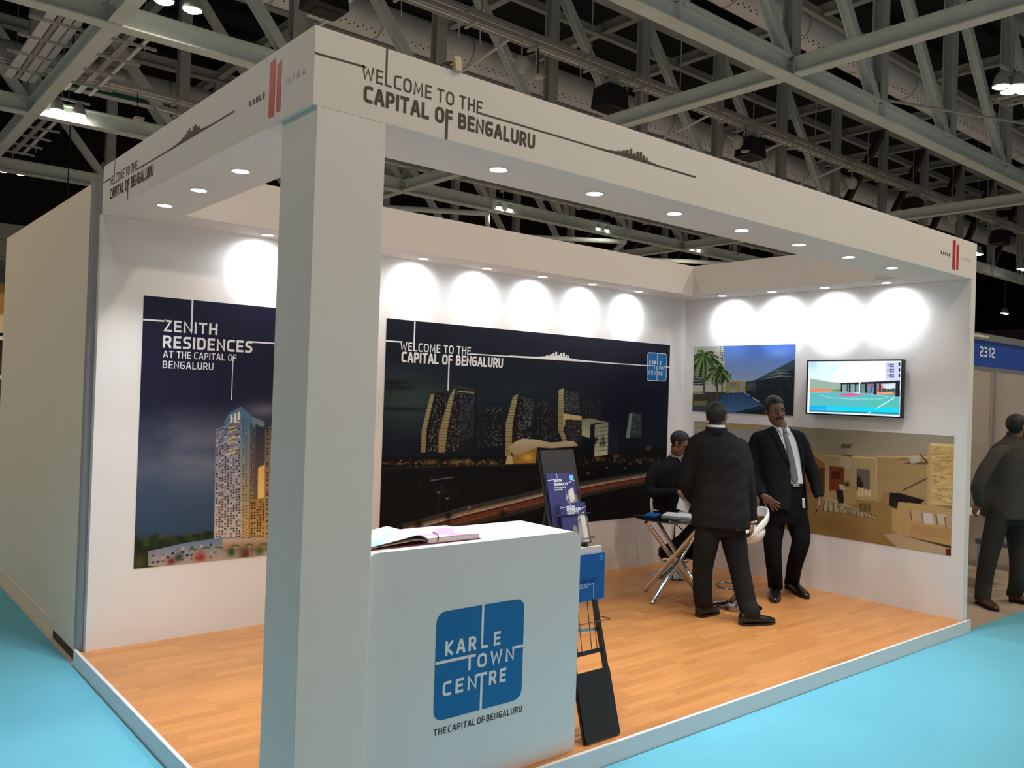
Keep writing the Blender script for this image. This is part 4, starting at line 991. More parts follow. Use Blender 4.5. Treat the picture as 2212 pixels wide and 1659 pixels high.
wall_pic(X0, X1, Z0, Z1, im, 'beige living room picture with a sofa on the wall below the television')

# ---------------------------------------------------------------- television
TX = XR - 0.075
tv = thing('television', 'flat screen television showing a green sports court on the wall', 'television', (TX, 1.0, 1.72))
ptv = lambda u, v: np.array([-onx(u, v, TX)[1], onx(u, v, TX)[2]])
ya, yb = onx(1744, 777, TX)[1], onx(1951, 777, TX)[1]; zt, zb = onx(1848, 777, TX)[2], onx(1846, 899, TX)[2]
MB().box(TX + 0.006, TX + 0.05, yb, ya, zb, zt).build('cabinet', M_BLACK, tv, bevel=0.004)
MBf = MB(); fr = 0.013
for q in ((yb, ya, zt - fr, zt), (yb, ya, zb, zb + fr), (yb, yb + fr, zb + fr, zt - fr), (ya - fr, ya, zb + fr, zt - fr)): MBf.box(TX - 0.004, TX + 0.012, *q)
MBf.build('bezel', mat('bezel_gloss', (0.012, 0.010, 0.02), 0.18), tv)
MB().box(TX + 0.05, XR - 0.0005, (ya + yb) / 2 - 0.2, (ya + yb) / 2 + 0.2, (zt + zb) / 2 - 0.12, (zt + zb) / 2 + 0.12).build('wall_mount', M_BLACK, tv)
X0, X1, Z0, Z1 = -(ya - fr), -(yb + fr), zb + fr, zt - fr
im = Img(230, 134, ptv, X0, X1, Z0, Z1)
c0 = lambda x, y: (1735 + x / 9.83, 765 + y / 9.83); Q = lambda *p: [c0(*k) for k in p]
im.a[:] = (236, 240, 255)
im.fill(Q((140, 165), (2055, 165), (2050, 1290), (130, 1215)), (250, 255, 255)); im.fill(Q((140, 165), (900, 165), (500, 600), (140, 530)), (206, 240, 255), .7); im.spot(*c0(200, 220), 14, (150, 206, 246), .6)
im.fill(Q((1740, 180), (2055, 170), (2050, 560), (1740, 560)), (206, 212, 240))
for k in range(3):
    im.windows(Q((1830, 200 + 108 * k), (1925, 200 + 108 * k), (1925, 290 + 108 * k), (1830, 290 + 108 * k)), (44, 52, 110), 3, 2, 1, .7, k); im.fill(Q((2020, 180 + 115 * k), (2055, 180 + 115 * k), (2055, 255 + 115 * k), (2020, 255 + 115 * k)), (30, 34, 60)); im.fill(Q((1785, 220 + 105 * k), (1803, 220 + 105 * k), (1803, 260 + 105 * k), (1785, 260 + 105 * k)), (60, 66, 100))
im.fill(Q((145, 520), (560, 590), (800, 610), (800, 800), (140, 810)), (150, 176, 160)); im.fill(Q((140, 730), (560, 740), (600, 800), (140, 810)), (232, 130, 100)); im.fill(Q((600, 760), (800, 740), (800, 800), (620, 795)), (110, 140, 70))
im.fill(Q((800, 620), (1180, 600), (1190, 820), (800, 800)), (130, 160, 160)); im.fill(Q((1200, 600), (2050, 560), (2045, 900), (1200, 830)), (120, 140, 150)); im.fill(Q((1650, 640), (1960, 620), (1960, 760), (1650, 720)), (214, 228, 240))
im.fill(Q((800, 615), (1190, 600), (2050, 560), (2050, 610), (1190, 640), (800, 640)), (22, 30, 40))
for u, w_, v1 in ((812, 16, 800), (985, 18, 808), (1110, 14, 800), (935, 10, 790), (1215, 18, 830), (1330, 26, 820), (1525, 30, 860), (1625, 20, 850), (2000, 46, 900)): im.fill(Q((u - w_, 610), (u + w_, 610), (u + w_, v1), (u - w_, v1)), (20, 26, 34))
im.fill(Q((1185, 590), (1208, 590), (1208, 838), (1185, 838)), (250, 250, 255)); im.spot(*c0(1400, 655), 5, (226, 60, 80), .9, ry=3); im.fill(Q((1450, 660), (1490, 650), (1440, 815), (1405, 815)), (20, 90, 220)); im.spot(*c0(1590, 760), 4, (214, 60, 70), .9); im.spot(*c0(1660, 700), 4, (206, 50, 70), .9); im.spot(*c0(1280, 710), 4, (40, 150, 120), .9, ry=5)
for k in range(40): im.spot(*c0(r.uniform(1660, 1950), r.uniform(740, 800)), 2, (50, 70, 60), .7)
im.fill(Q((1560, 810), (1900, 805), (1900, 850), (1560, 845)), (236, 160, 110))
im.fill(Q((140, 815), (560, 810), (900, 800), (1200, 835), (2045, 905), (2040, 1290), (130, 1215)), (92, 186, 190), c2=(80, 186, 190)); im.fill(Q((140, 815), (700, 830), (700, 1000), (140, 1000)), (96, 176, 190), .5); im.fill(Q((1300, 900), (2045, 920), (2040, 1150), (1300, 1120)), (76, 190, 176), .6)
im.fill(Q((650, 850), (1000, 825), (1300, 860), (950, 900)), (226, 90, 150)); im.line(Q((380, 845), (400, 880), (560, 920), (950, 950), (1650, 950), (1800, 905)), (206, 240, 240), 1.2, .8)
im.fill(Q((135, 1095), (2045, 1150), (2040, 1240), (132, 1180)), (0, 214, 250)); im.fill(Q((135, 1095), (500, 1105), (500, 1190), (132, 1180)), (20, 160, 250), .8); im.fill(Q((132, 1180), (2040, 1240), (2040, 1280), (132, 1215)), (40, 130, 150), .8)
im.line(Q((1930, 920), (1555, 1145)), (236, 250, 250), 2); im.line(Q((1430, 1225), (1340, 1270)), (236, 250, 250), 2)
im.mesh_obj('screen', lambda a, z: np.stack([np.full_like(a, TX + 0.002), -a, z], -1), pic_mat('screen_image', emit=0.88), tv)
q = Print((TX + 0.002, 0, 0), (0, -1, 0), (0, 0, 1), 0.001); ta, tb = ptv(*c0(175, 1170)), ptv(*c0(830, 1150))
q.text('HALF BASKETBALL COURT', ta[0], tb[0], min(ta[1], tb[1]) - 0.004, 0.020, 0.0028); q.build('caption', glow('caption_blue', rgb(70, 190, 255), 0.9), tv)
# ================================================================ reception counter
RTV = np.array([math.cos(math.radians(39.86)), -math.sin(math.radians(39.86)), 0]); FWV = np.array([-RTV[1], RTV[0], 0])
CT = 1.165
ctr = thing('reception_counter', 'white reception counter with a blue badge on its front', 'counter', (0.92, 0.23, P))
prof = fillet([(0.322, P + 0.0005), (0.322, CT), (1.515, CT), (1.515, P + 0.0005)], 0.06, False, 8)
MB().prism(prof, lambda u, v: (u, 0.033, v), lambda u, v: (u, 0.43, v)).build('body', mat('counter_laminate', (0.74, 0.76, 0.78), 0.35), ctr, True)
PC = ((0, 0.033, 0), (1, 0, 0), (0, 0, 1))
town_logo(PC, ctr, 0.670, 1.162, 0.420, 0.884, None)
a = Print(*PC); a.text('THE CAPITAL OF BENGALURU', 0.675, 1.168, 0.359, 0.029, 0.0045, 0.24, 0.44); a.build('lettering', M_BLACKV, ctr)

# open guest book
gb = thing('guest_book', 'open guest book with pastel pages and a red cover on the counter', 'book', (0.62, 0.24, CT + 0.001))
z0 = CT + 0.001; xs_, xe, yb0, yb1 = 0.655, 0.93, 0.09, 0.345
M_COVER = mat('book_cover', (0.16, 0.015, 0.03), 0.45)
MB().box(0.352, xe + 0.004, yb0 - 0.004, yb1 + 0.004, z0, z0 + 0.004).build('cover', M_COVER, gb)
MB().box(xs_, xe, yb0, yb1, z0 + 0.0045, z0 + 0.024).build('page_block', mat('page_edge', (0.70, 0.64, 0.66), 0.7), gb)
def page_mat():
    m = bpy.data.materials.new('pastel_page'); m.use_nodes = True; nt = m.node_tree; b = nt.nodes['Principled BSDF']; b.inputs['Roughness'].default_value = 0.6
    tc = nt.nodes.new('ShaderNodeTexCoord'); n = nt.nodes.new('ShaderNodeTexNoise'); n.inputs['Scale'].default_value = 7; n.inputs['Detail'].default_value = 1; cr_ = nt.nodes.new('ShaderNodeValToRGB')
    e = cr_.color_ramp.elements; e[0].position = 0.36; e[0].color = (0.36, 0.55, 0.78, 1); e[1].position = 0.5; e[1].color = (0.74, 0.70, 0.74, 1); k = e.new(0.66); k.color = (0.78, 0.32, 0.50, 1)
    nt.links.new(tc.outputs['Object'], n.inputs['Vector']); nt.links.new(n.outputs['Fac'], cr_.inputs[0]); nt.links.new(cr_.outputs[0], b.inputs['Base Color']); return m
M_PAGE = page_mat()
def sheet(pts, name, m, parent, th=0.0012, flip=False):
    b = MB(); n = len(pts)
    lo, hi = [(x, z) for x, z in pts], [(x, z + th) for x, z in pts]
    b.rings([[(x, yb0, z) for x, z in lo + hi[::-1]], [(x, yb1, z) for x, z in lo + hi[::-1]]])
    return b.build(name, m, parent, True)
sheet([(xs_ + 0.002, z0 + 0.0245), (0.80, z0 + 0.0255), (xe, z0 + 0.0243)], 'page', M_PAGE, gb)
arc = [(xs_ + 0.001, z0 + 0.020)] + [(xs_ - 0.004 - 0.30 * t, z0 + 0.022 + 0.030 * math.sin(min(1, t * 5.0) * math.pi / 2) * max(0, 1 - t) ** 1.1 - 0.012 * t) for t in [k / 16 for k in range(17)]]
sheet(arc, 'page', M_PAGE, gb)
sheet([(x + 0.002, 0.5 * (z - z0) + z0 + 0.001) for x, z in arc], 'page', mat('page_cream', (0.55, 0.45, 0.30), 0.7), gb)
MB().tube([(0.70, yb0 - 0.006, z0 + 0.008), (0.705, yb0 - 0.002, z0 + 0.028), (0.725, 0.13, z0 + 0.034), (0.752, 0.20, z0 + 0.029)], [0.0022] * 4, 6).build('ribbon_mark', M_BLACK, gb, True)

# ================================================================ brochure rack
RK0, RK1 = 1.592, 1.836
ry = lambda z: 0.040 + (z - P) * 0.292
rk = thing('brochure_rack', 'black leaning brochure rack with wire pockets beside the counter', 'rack', (1.71, 0.2, P))
for x in (RK0 + 0.011, RK1 - 0.011): MB().bar((x, ry(P) , P + 0.002), (x, ry(1.52), 1.52), 0.022, 0.022, (0, 1, 0)).build('side_rail', M_BLACK, rk)
n_ = np.array([0, -1, 0.292]); n_ = n_ / np.linalg.norm(n_)
def slab(z0, z1, name, off=0.0, th=0.012):
    c = np.array([(RK0 + RK1) / 2, (ry(z0) + ry(z1)) / 2, (z0 + z1) / 2]) + n_ * off; up = np.array([0, ry(z1) - ry(z0), z1 - z0]) / 2
    return MB().obox(c, ((RK1 - RK0) / 2, 0, 0), up, n_ * th / 2).build(name, M_BLACK, rk)
slab(P + 0.004, 0.42, 'base_panel', 0.012); slab(1.30, 1.522, 'header_panel', 0.012); slab(0.495, 0.515, 'crossbar'); slab(1.02, 1.035, 'crossbar')
for x in (RK0 + 0.02, RK1 - 0.02): MB().bar((x, ry(1.25) + 0.01, 1.25), (x, 0.62, P + 0.004), 0.016, 0.016, (0, 1, 0)).build('prop_leg', M_BLACK, rk)
MB().bar((RK0 + 0.012, ry(0.62) + 0.012, 0.62), (RK1 - 0.012, ry(0.62) + 0.012, 0.60), 0.02, 0.012).build('brace_strip', M_ALU, rk)
for k, x in enumerate((1.635, 1.665, 1.735, 1.775)):
    MB().tube([(x, ry(0.51) - 0.012, 0.512), (x + 0.002, ry(0.78) - 0.035, 0.80), (x + 0.012, ry(0.78) - 0.02, 0.815)], 0.0022, 6).build('wire', M_BLACK, rk, True)
    MB().tube([(x - 0.02, ry(1.03) - 0.012, 1.036), (x - 0.02, ry(1.25) - 0.055, 1.25), (x - 0.012, ry(1.25) - 0.03, 1.262)], 0.0022, 6).build('wire', M_BLACK, rk, True)
for zz, o_ in ((0.67, 0.075), (0.80, 0.05), (1.075, 0.065), (1.20, 0.06)):
    MB().tube([(RK0 + 0.01, ry(zz), zz), (RK0 + 0.01, ry(zz) - o_, zz - 0.004), (RK1 + 0.012, ry(zz) - o_, zz - 0.004), (RK1 - 0.01, ry(zz), zz)], 0.0024, 6).build('wire', M_BLACK, rk)
def brochure(x0, x1, zb, zt, yo, lean, label, folder=False):
    """flat booklet leaning like the rack; yo = gap in front of the rails"""
    t = thing('brochure', label, 'brochure', ((x0 + x1) / 2, ry(zb) - yo, zb), 'brochures in the rack')
    up = np.array([0, lean, 1.0]); up /= np.linalg.norm(up); nn = np.array([0, -1, lean]); nn /= np.linalg.norm(nn); hgt = (zt - zb) / up[2]
    o = np.array([x0, ry(zb) - yo, zb]); w = x1 - x0
    base_col = mat('navy_print', rgb(52, 54, 104), 0.35) if not folder else mat('folder_blue', rgb(0, 92, 168), 0.4)
    MB().obox(o + np.array([w / 2, 0, 0]) + up * hgt / 2, (w / 2, 0, 0), up * hgt / 2, nn * 0.004).build('booklet', base_col, t)
    F = (tuple(o + nn * 0.0042), (1, 0, 0), tuple(up))
    q = Print(*F)
    if folder:
        q.text('RESIDENCES', 0.015, w - 0.06, hgt * 0.40, 0.018, 0.003); q.build('lettering', mat('folder_ink', rgb(10, 50, 110), 0.4), t)
        q = Print(*F); q.text('AT THE CAPITAL OF', 0.015, w - 0.078, hgt * 0.335, 0.010, 0.0016); q.build('lettering', M_WHITEV, t)
        q = Print(*F); q.text('BENGALURU', 0.015, w - 0.12, hgt * 0.285, 0.010, 0.0016); q.build('lettering', M_WHITEV, t)
        q = Print(*F); q.line((w - 0.082, hgt * 0.34), (w - 0.082, hgt * 0.06), 0.0022); q.build('print_line', M_WHITEV, t)
        q = Print(*F); q.path(fillet([(w - 0.037, hgt * .86), (w - 0.012, hgt * .86), (w - 0.012, hgt * .95), (w - 0.037, hgt * .95)], 0.004, True), 0.0022, True); q.build('badge_outline', mat('pale_blue_ink', rgb(110, 180, 226), 0.4), t)
        q = Print(*F); q.rrect(w - 0.033, w - 0.016, hgt * .875, hgt * .935, 0.003); q.build('badge_field', mat('mid_blue_ink', rgb(60, 140, 206), 0.4), t)
        MB().obox(o + np.array([w / 2 - 0.006, 0.012, 0]) + up * (hgt + 0.006), (w / 2 - 0.004, 0, 0), up * 0.03, nn * 0.003).build('inner_leaf', mat('white_paper', (0.78, 0.76, 0.74), 0.6), t)
        return t
    q.text('ZENITH', 0.045, 0.105, hgt * 0.86, 0.014, 0.003); q.build('lettering', M_WHITEV, t)
    q = Print(*F); q.text('RESIDENCES', 0.045, 0.145, hgt * 0.80, 0.014, 0.003); q.build('lettering', M_WHITEV, t)
    q = Print(*F); q.text('AT THE CAPITAL OF', 0.045, 0.128, hgt * 0.758, 0.008, 0.0014); q.build('lettering', M_WHITEV, t)
    q = Print(*F); q.text('BENGALURU', 0.045, 0.10, hgt * 0.722, 0.008, 0.0014); q.build('lettering', M_WHITEV, t)
    q = Print(*F); q.line((0.125, hgt * .78), (0.118, hgt * .55), 0.0016); q.build('print_line', M_WHITEV, t)
    q = Print(*F); q.line((0.0, hgt * .89), (0.045, hgt * .90), 0.002); q.build('print_line', M_WHITEV, t)
    q = Print(*F); q.line((0.075, hgt * .90), (0.075, hgt), 0.002); q.build('print_line', M_WHITEV, t)
    q = Print(*F); q.line((0.14, hgt * .83), (w, hgt * .875), 0.002); q.build('print_line', M_WHITEV, t)
    # tower print: facets with windows
    tw = ((rgb(150, 146, 140), [(.54, .02), (.60, .60), (.72, .72), (.74, .02)]), (rgb(196, 192, 184), [(.74, .02), (.72, .72), (.90, .76), (.92, .02)]), (rgb(110, 100, 100), [(.92, .02), (.90, .66), (1.0, .62), (1.0, .02)]), (rgb(128, 116, 104), [(.36, .02), (.36, .42), (.44, .46), (.54, .40), (.54, .02)]), (rgb(56, 70, 44), [(0.02, .02), (.02, .16), (.2, .19), (.36, .12), (.36, .02)]))
    for k, (c, pts) in enumerate(tw):
        q = Print(*F, 0.0008 + k * 0.0001); q.poly([(u * w, v * hgt) for u, v in pts]); q.build('tower_print', mat('tower_ink_%d' % k, c, 0.4), t)
    for k in range(3):
        q = Print(*F, 0.0016); q.poly([((.60 + .05 * k) * w, (.56 - .05 * k) * hgt), ((.70) * w, (.60 - .05 * k) * hgt), (.70 * w, (.575 - .05 * k) * hgt), ((.60 + .05 * k) * w, (.535 - .05 * k) * hgt)]); q.build('balcony_print', mat('balcony_ink', rgb(66, 60, 62), 0.5), t)
    if x0 < 1.63:
        q = Print(*F, 0.0018); q.rrect(w - 0.035, w - 0.008, hgt * .875, hgt * .955, 0.004); q.build('badge_field', mat('pale_blue_ink', rgb(110, 180, 226), 0.4), t)
    return t
brochure(1.600, 1.800, 1.085, 1.405, 0.022, 0.292, 'navy tower brochure with a pale blue badge in the top rack pocket')
brochure(1.635, 1.822, 1.045, 1.255, 0.052, 0.292, 'navy tower brochure in front of the badged one')
brochure(1.612, 1.842, 0.765, 1.005, 0.055, 0.02, 'blue folder with a white leaf in the lower rack pocket', True)

# ================================================================ bar table
tc_ = np.array([4.42, 1.79, 0]); tb = thing('bar_table', 'bar table with a black glass top on crossed chrome legs', 'table', (4.42, 1.79, P))
feet = [(4.40, 2.10), (4.10, 1.76), (4.75, 1.81), (4.45, 1.47)]
for k, (fx_, fy_) in enumerate(feet):
    tw_ = np.array([-(fy_ - 1.79), fx_ - 4.42]) * 0.14
    a_ = np.array([fx_, fy_, P + 0.012]); m_ = np.array([4.42 + tw_[0], 1.79 + tw_[1], 0.45]); b_ = m_ + (m_ - a_) * ((0.783 - 0.45) / (0.45 - P))
    o = MB().tube([a_, b_], 0.020, 14).build('leg', M_CHROME, tb, True)
    MB().tube([a_ - (b_ - a_) * 0.015, a_ + (b_ - a_) * 0.01], 0.0215, 14).build('foot_cap', M_ALU, tb, True)
MB().box(4.385, 4.455, 1.755, 1.825, 0.425, 0.475).build('hub_clamp', M_CHROME, tb, bevel=0.004)
MB().lathe((4.42, 1.79, 0), [(0.12, 0.781), (0.13, 0.790)], 24).build('top_plate', M_CHROME, tb, True)
MB().lathe((4.42, 1.79, 0), [(0.370, 0.7905), (0.376, 0.793), (0.376, 0.7985), (0.370, 0.801)], 40).build('table_top', mat('black_glass', (0.008, 0.008, 0.009), 0.06, coat=0.5), tb, True)
def flat_box(name, label, cat, c, ang, lx, ly, z0, z1, m, parts=None):
    t = thing(name, label, cat, (c[0], c[1], z0)); ca, sa = math.cos(ang), math.sin(ang)
    MB().obox((c[0], c[1], (z0 + z1) / 2), (ca * lx / 2, sa * lx / 2, 0), (-sa * ly / 2, ca * ly / 2, 0), (0, 0, (z1 - z0) / 2)).build('cover', m, t, bevel=0.002)
    return t
ang = math.radians(-62)
w1 = flat_box('booklet_stack', 'blue folder lying on the black glass table', 'folder', (4.285, 1.955), ang, 0.10, 0.22, 0.8015, 0.812, mat('folder_blue', rgb(0, 92, 168), 0.4)); w1.name = 'folder'
w2 = flat_box('booklet', 'thick white booklet lying on the black glass table', 'booklet', (4.43, 1.775), ang, 0.26, 0.24, 0.8015, 0.822, mat('white_paper', (0.78, 0.76, 0.74), 0.6))

# ================================================================ bar stools
M_ABS = mat('white_abs', (0.80, 0.80, 0.79), 0.14, coat=0.3)
def stool(loc, rotz, label):
    t = thing('bar_stool', label, 'stool', (0, 0, 0), 'white bar stools on chrome bases')
    MB().lathe((0, 0, 0), [(0.20, 0.0), (0.205, 0.006), (0.195, 0.014), (0.10, 0.034), (0.045, 0.075), (0.032, 0.11), (0.030, 0.12)], 36).build('base', M_CHROME, t, True)
    MB().tube([(0, 0, 0.11), (0, 0, 0.32)], 0.030, 16).build('outer_column', M_CHROME, t, True)
    MB().tube([(0, 0, 0.30), (0, 0, 0.535)], 0.018, 14).build('gas_lift', M_CHROME, t, True)
    ring = [(0.145 * math.sin(a_) , 0.05 + 0.13 * math.cos(a_), 0.17) for a_ in [2 * math.pi * k / 28 for k in range(29)]]
    MB().tube(ring, 0.009, 8).build('foot_ring', M_CHROME, t, True)
    MB().tube([(0, 0.0, 0.52), (-0.07, 0.06, 0.46), (-0.10, 0.09, 0.43)], [0.006, 0.006, 0.009], 8).build('height_lever', M_BLACK, t, True)
    # dished seat
    n = 40; rings_ = []
    def rim(a_): return 0.03 + 0.05 * max(0, -math.cos(a_)) + 0.045 * abs(math.sin(a_)) ** 2
    pro = [(0.02, 0.0, 0), (0.10, -0.004, 0), (0.16, 0.012, .15), (0.195, 0.0, .75), (0.212, 0.0, 1.0), (0.222, 0.0, 1.0), (0.226, -0.012, .8), (0.205, -0.03, .3), (0.13, -0.045, 0), (0.05, -0.052, 0), (0.02, -0.052, 0)]
    for rr, dz, k in pro:
        rings_.append([(rr * math.sin(a_) * 1.02, rr * math.cos(a_) * 0.92, 0.585 + dz + k * rim(a_)) for a_ in [2 * math.pi * j / n for j in range(n)]])
    MB().rings(rings_).build('seat', M_ABS, t, 'all')
    # raised back loop above an open slot (back is -y)
    path, rad = [], []
    for j in range(31):
        a_ = math.radians(72 + 216 * j / 30); s_ = max(0, -math.cos(a_)); e = min(1, min(j, 30 - j) / 5)
        path.append((0.215 * math.sin(a_) * 1.03, 0.205 * math.cos(a_) - 0.025 * s_, 0.632 + 0.165 * (s_ ** 0.85 if s_ > 0 else 0))); rad.append((0.014 + 0.028 * e * (0.45 + 0.55 * s_), 0.013))
    MB().tube(path, rad, 12, ref=(0, 0, 1)).build('back_loop', M_ABS, t, 'all')
    t.location = loc; t.rotation_euler = (0, 0, rotz); return t
s2 = stool((4.651, 1.312, P), math.radians(62), 'empty white bar stool behind the standing man in charcoal')
s1 = stool((5.111, 2.383, P), math.radians(150), 'white bar stool under the seated man')

# ================================================================ stray bits on the booth
jb = thing('junction_box', 'small beige junction box with loose wires on top of the fascia', 'junction box', (0.65, 0.01, H))
MB().obox((0.652, -0.004, H + 0.028), (0.020, 0.004, 0.004), (0, 0.012, 0), (-0.006, 0, 0.030)).build('box', mat('beige_plastic', (0.55, 0.45, 0.30), 0.5), jb, bevel=0.003)
for k in range(3): MB().tube([(0.535 + 0.02 * k, 0.05, H + 0.004), (0.585 + 0.008 * k, 0.02, H + 0.012 + 0.006 * k), (0.61, 0.005, H + 0.030 - 0.006 * k), (0.634, 0.0, H + 0.034)], 0.0025, 6).build('wire', M_BLACK if k != 1 else mat('red_wire', (0.4, 0.05, 0.03), 0.5), jb, True)

# ================================================================ neighbouring stand with its number board
M_SHELL = mat('shell_panel', (0.60, 0.55, 0.50), 0.6, noise=0.02)
sg = thing('stand_sign', 'blue stand number board reading 2312 in a grey frame', 'sign', (6.0, 0.05, 2.15))
MB().box(5.975, 8.9, 0.050, 0.075, 2.181, 2.405).build('board', mat('sign_blue', rgb(24, 70, 160), 0.4), sg)
MB().box(5.965, 8.9, 0.030, 0.095, 2.405, 2.462).build('top_rail', M_ALU, sg); MB().box(5.965, 8.9, 0.030, 0.095, 2.150, 2.181).build('bottom_rail', M_ALU, sg)
MB().box(5.965, 6.30, 0.026, 0.03, 2.425, 2.445).build('tape', mat('cream_tape', (0.62, 0.58, 0.40), 0.6), sg)
q = Print((0, 0.050, 0), (1, 0, 0), (0, 0, 1)); q.text('2312', 6.187, 6.492, 2.268, 0.086, 0.016, 0.22); q.build('lettering', M_WHITEV, sg)
MB().tube([(8.87, 0.06, 0.006), (8.87, 0.06, 2.15)], 0.02, 8).build('end_post', M_ALU, sg, True)
# shell scheme wall at the far side of the stand
sw = struct(MB().box(9.11, 9.14, 0.2, 2.94, 0.006, 2.46).build('wall_stand_side', M_SHELL), 'shell panels of the neighbouring stand')
for yy in (0.22, 1.03, 2.01): MB().tube([(9.10, yy, 0.006), (9.10, yy, 2.46)], 0.022, 8).build('post', M_ALU, sw, True)
MB().box(9.09, 9.11, 0.2, 2.94, 0.006, 0.06).build('base_rail', M_ALU, sw)
bw = struct(MB().box(W + 0.03, 9.1, 2.96, 2.99, 0.006, 2.46).build('wall_stand_back', M_SHELL), 'back panels of the neighbouring stand')
for xx in (6.9, 7.9, 8.9): MB().tube([(xx, 2.95, 0.006), (xx, 2.95, 2.46)], 0.024, 8).build('post', M_ALU, bw, True)
# display table and chair beside the neighbour's visitor
dt = thing('display_table', 'small white topped table in the neighbouring stand', 'table', (8.0, 0.95, 0.006))
MB().box(7.55, 8.35, 0.72, 1.25, 0.73, 0.755).build('table_top', mat('white_paper', (0.78, 0.76, 0.74), 0.6), dt)
for xx in (7.6, 8.3):
    for yy in (0.77, 1.2): MB().tube([(xx, yy, 0.007), (xx, yy, 0.73)], 0.018, 8).build('leg', M_ALU, dt, True)
cc_ = thing('visitor_chair', 'grey padded chair beside the small white table', 'chair', (8.05, 0.5, 0.006))
M_PADG = mat('grey_fabric', (0.16, 0.15, 0.17), 0.9)
MB().box(7.84, 8.26, 0.34, 0.70, 0.44, 0.50).build('seat', M_PADG, cc_, bevel=0.02); MB().box(8.24, 8.30, 0.34, 0.70, 0.52, 0.86).build('backrest', M_PADG, cc_, bevel=0.02)
for xx in (7.87, 8.26):
    for yy in (0.37, 0.67): MB().tube([(xx, yy, 0.007), (xx, yy, 0.45 if xx < 8 else 0.85)], 0.012, 8).build('leg', M_ALU, cc_, True)

# ================================================================ stand beyond the outer wall
ds = thing('distant_stand', 'distant stand with an ochre band and a white framed window', 'stand', (0.2, 17, 0))
MB().box(-6.0, 2.2, 17.0, 17.3, 3.1, 3.7).build('ochre_band', mat('ochre', (0.36, 0.20, 0.03), 0.6), ds); MB().box(-6.0, 2.2, 17.02, 17.25, 2.7, 3.1).build('cream_band', mat('cream_band', (0.7, 0.52, 0.32), 0.6), ds)
MB().box(-6.0, 2.2, 17.2, 17.3, 0, 2.7).build('dark_back', mat('plum', (0.05, 0.03, 0.05), 0.8), ds)
for zz in (0.9, 1.75, 2.55): MB().box(-3.4, 2.0, 17.05, 17.12, zz, zz + 0.09).build('window_bar', M_WALL, ds)
for k in range(8): MB().box(-3.4 + 0.75 * k, -3.28 + 0.75 * k, 17.04, 17.13, 0.6, 2.7).build('window_bar', M_WALL, ds)
MB().box(-0.5, 1.8, 16.9, 17.0, 3.72, 4.05).build('screen_box', M_BLACK, ds); MB().box(0.2, 1.5, 16.89, 16.9, 3.80, 3.98).build('lit_screen', glow('white_screen', (0.9, 0.95, 1.0), 1.5), ds)
hb_ = thing('hanging_banner', 'black banner beam in front of the far panelled wall', 'banner', (0, 30, 5.0)); MB().box(-8, 6.0, 30, 30.2, 5.0, 5.7).build('beam', M_BLACK, hb_)
for xx in (-7.5, 5.5): MB().tube([(xx, 30.1, 5.7), (xx, 30.1, 15.6)], 0.02, 6).build('suspension_cable', M_BLACK, hb_)
sh = thing('leafy_shrub', 'dark leafy shrub in a terracotta pot beyond the outer wall', 'shrub', (-0.12, 9.0, 0))
MB().lathe((-0.12, 9.0, 0), [(0.24, 0.0), (0.26, 0.02), (0.33, 0.42), (0.35, 0.42), (0.35, 0.47), (0.29, 0.47), (0.28, 0.43)], 20).build('pot', mat('terracotta', (0.34, 0.17, 0.09), 0.8), sh, True)
MB().tube([(-0.12, 9.0, 0.40), (-0.10, 9.02, 1.2)], [0.03, 0.015], 8).build('stem', mat('bark', (0.10, 0.06, 0.03), 0.9), sh, True)
lf = MB(); q_ = random.Random(8)
for k in range(420):
    ph, th, rr = q_.uniform(0, math.pi), q_.uniform(0, 6.28), q_.uniform(0.15, 0.42); c = np.array([-0.12 + rr * math.sin(ph) * math.cos(th), 9.0 + rr * math.sin(ph) * math.sin(th), 1.0 + 0.6 * math.cos(ph) * rr / 0.42])
    d = np.array([q_.uniform(-1, 1), q_.uniform(-1, 1), q_.uniform(-.4, .8)]); d /= np.linalg.norm(d); s_ = np.cross(d, (0, 0, 1.)); s_ /= np.linalg.norm(s_) + 1e-6; L = q_.uniform(0.06, 0.12)
    lf.poly([c, c + d * L * .5 + s_ * L * .22, c + d * L, c + d * L * .5 - s_ * L * .22])
o = lf.build('leaves', mat('leaf_green', (0.018, 0.05, 0.014), 0.6), sh); o['kind'] = 'stuff'
# ================================================================ people
def remesh(mb, voxel, smooth=4, factor=0.5, dec=None):
    """one continuous skin from overlapping closed volumes -> (verts, faces)"""
    me = mb.mesh('tmp'); bm = bmesh.new(); bm.from_mesh(me); bmesh.ops.recalc_face_normals(bm, faces=bm.faces); bm.to_mesh(me); bm.free()
    o = bpy.data.objects.new('tmp', me); COL.objects.link(o)
    r = o.modifiers.new('r', 'REMESH'); r.mode = 'VOXEL'; r.voxel_size = voxel
    if smooth: s = o.modifiers.new('s', 'SMOOTH'); s.iterations = smooth; s.factor = factor
    if dec: d = o.modifiers.new('d', 'DECIMATE'); d.ratio = dec
    dg = bpy.context.evaluated_depsgraph_get(); m2 = bpy.data.meshes.new_from_object(o.evaluated_get(dg))
    v = np.zeros(len(m2.vertices) * 3); m2.vertices.foreach_get('co', v); v = v.reshape(-1, 3); f = [tuple(p.vertices) for p in m2.polygons]
    bpy.data.objects.remove(o); bpy.data.meshes.remove(me); bpy.data.meshes.remove(m2)
    return v, f
def skin(name, v, f, m, parent=None, smooth='all'):
    b = MB(); b.v = [tuple(p) for p in v]; b.f = list(f)
    return b.build(name, m, parent, smooth, fix=False)
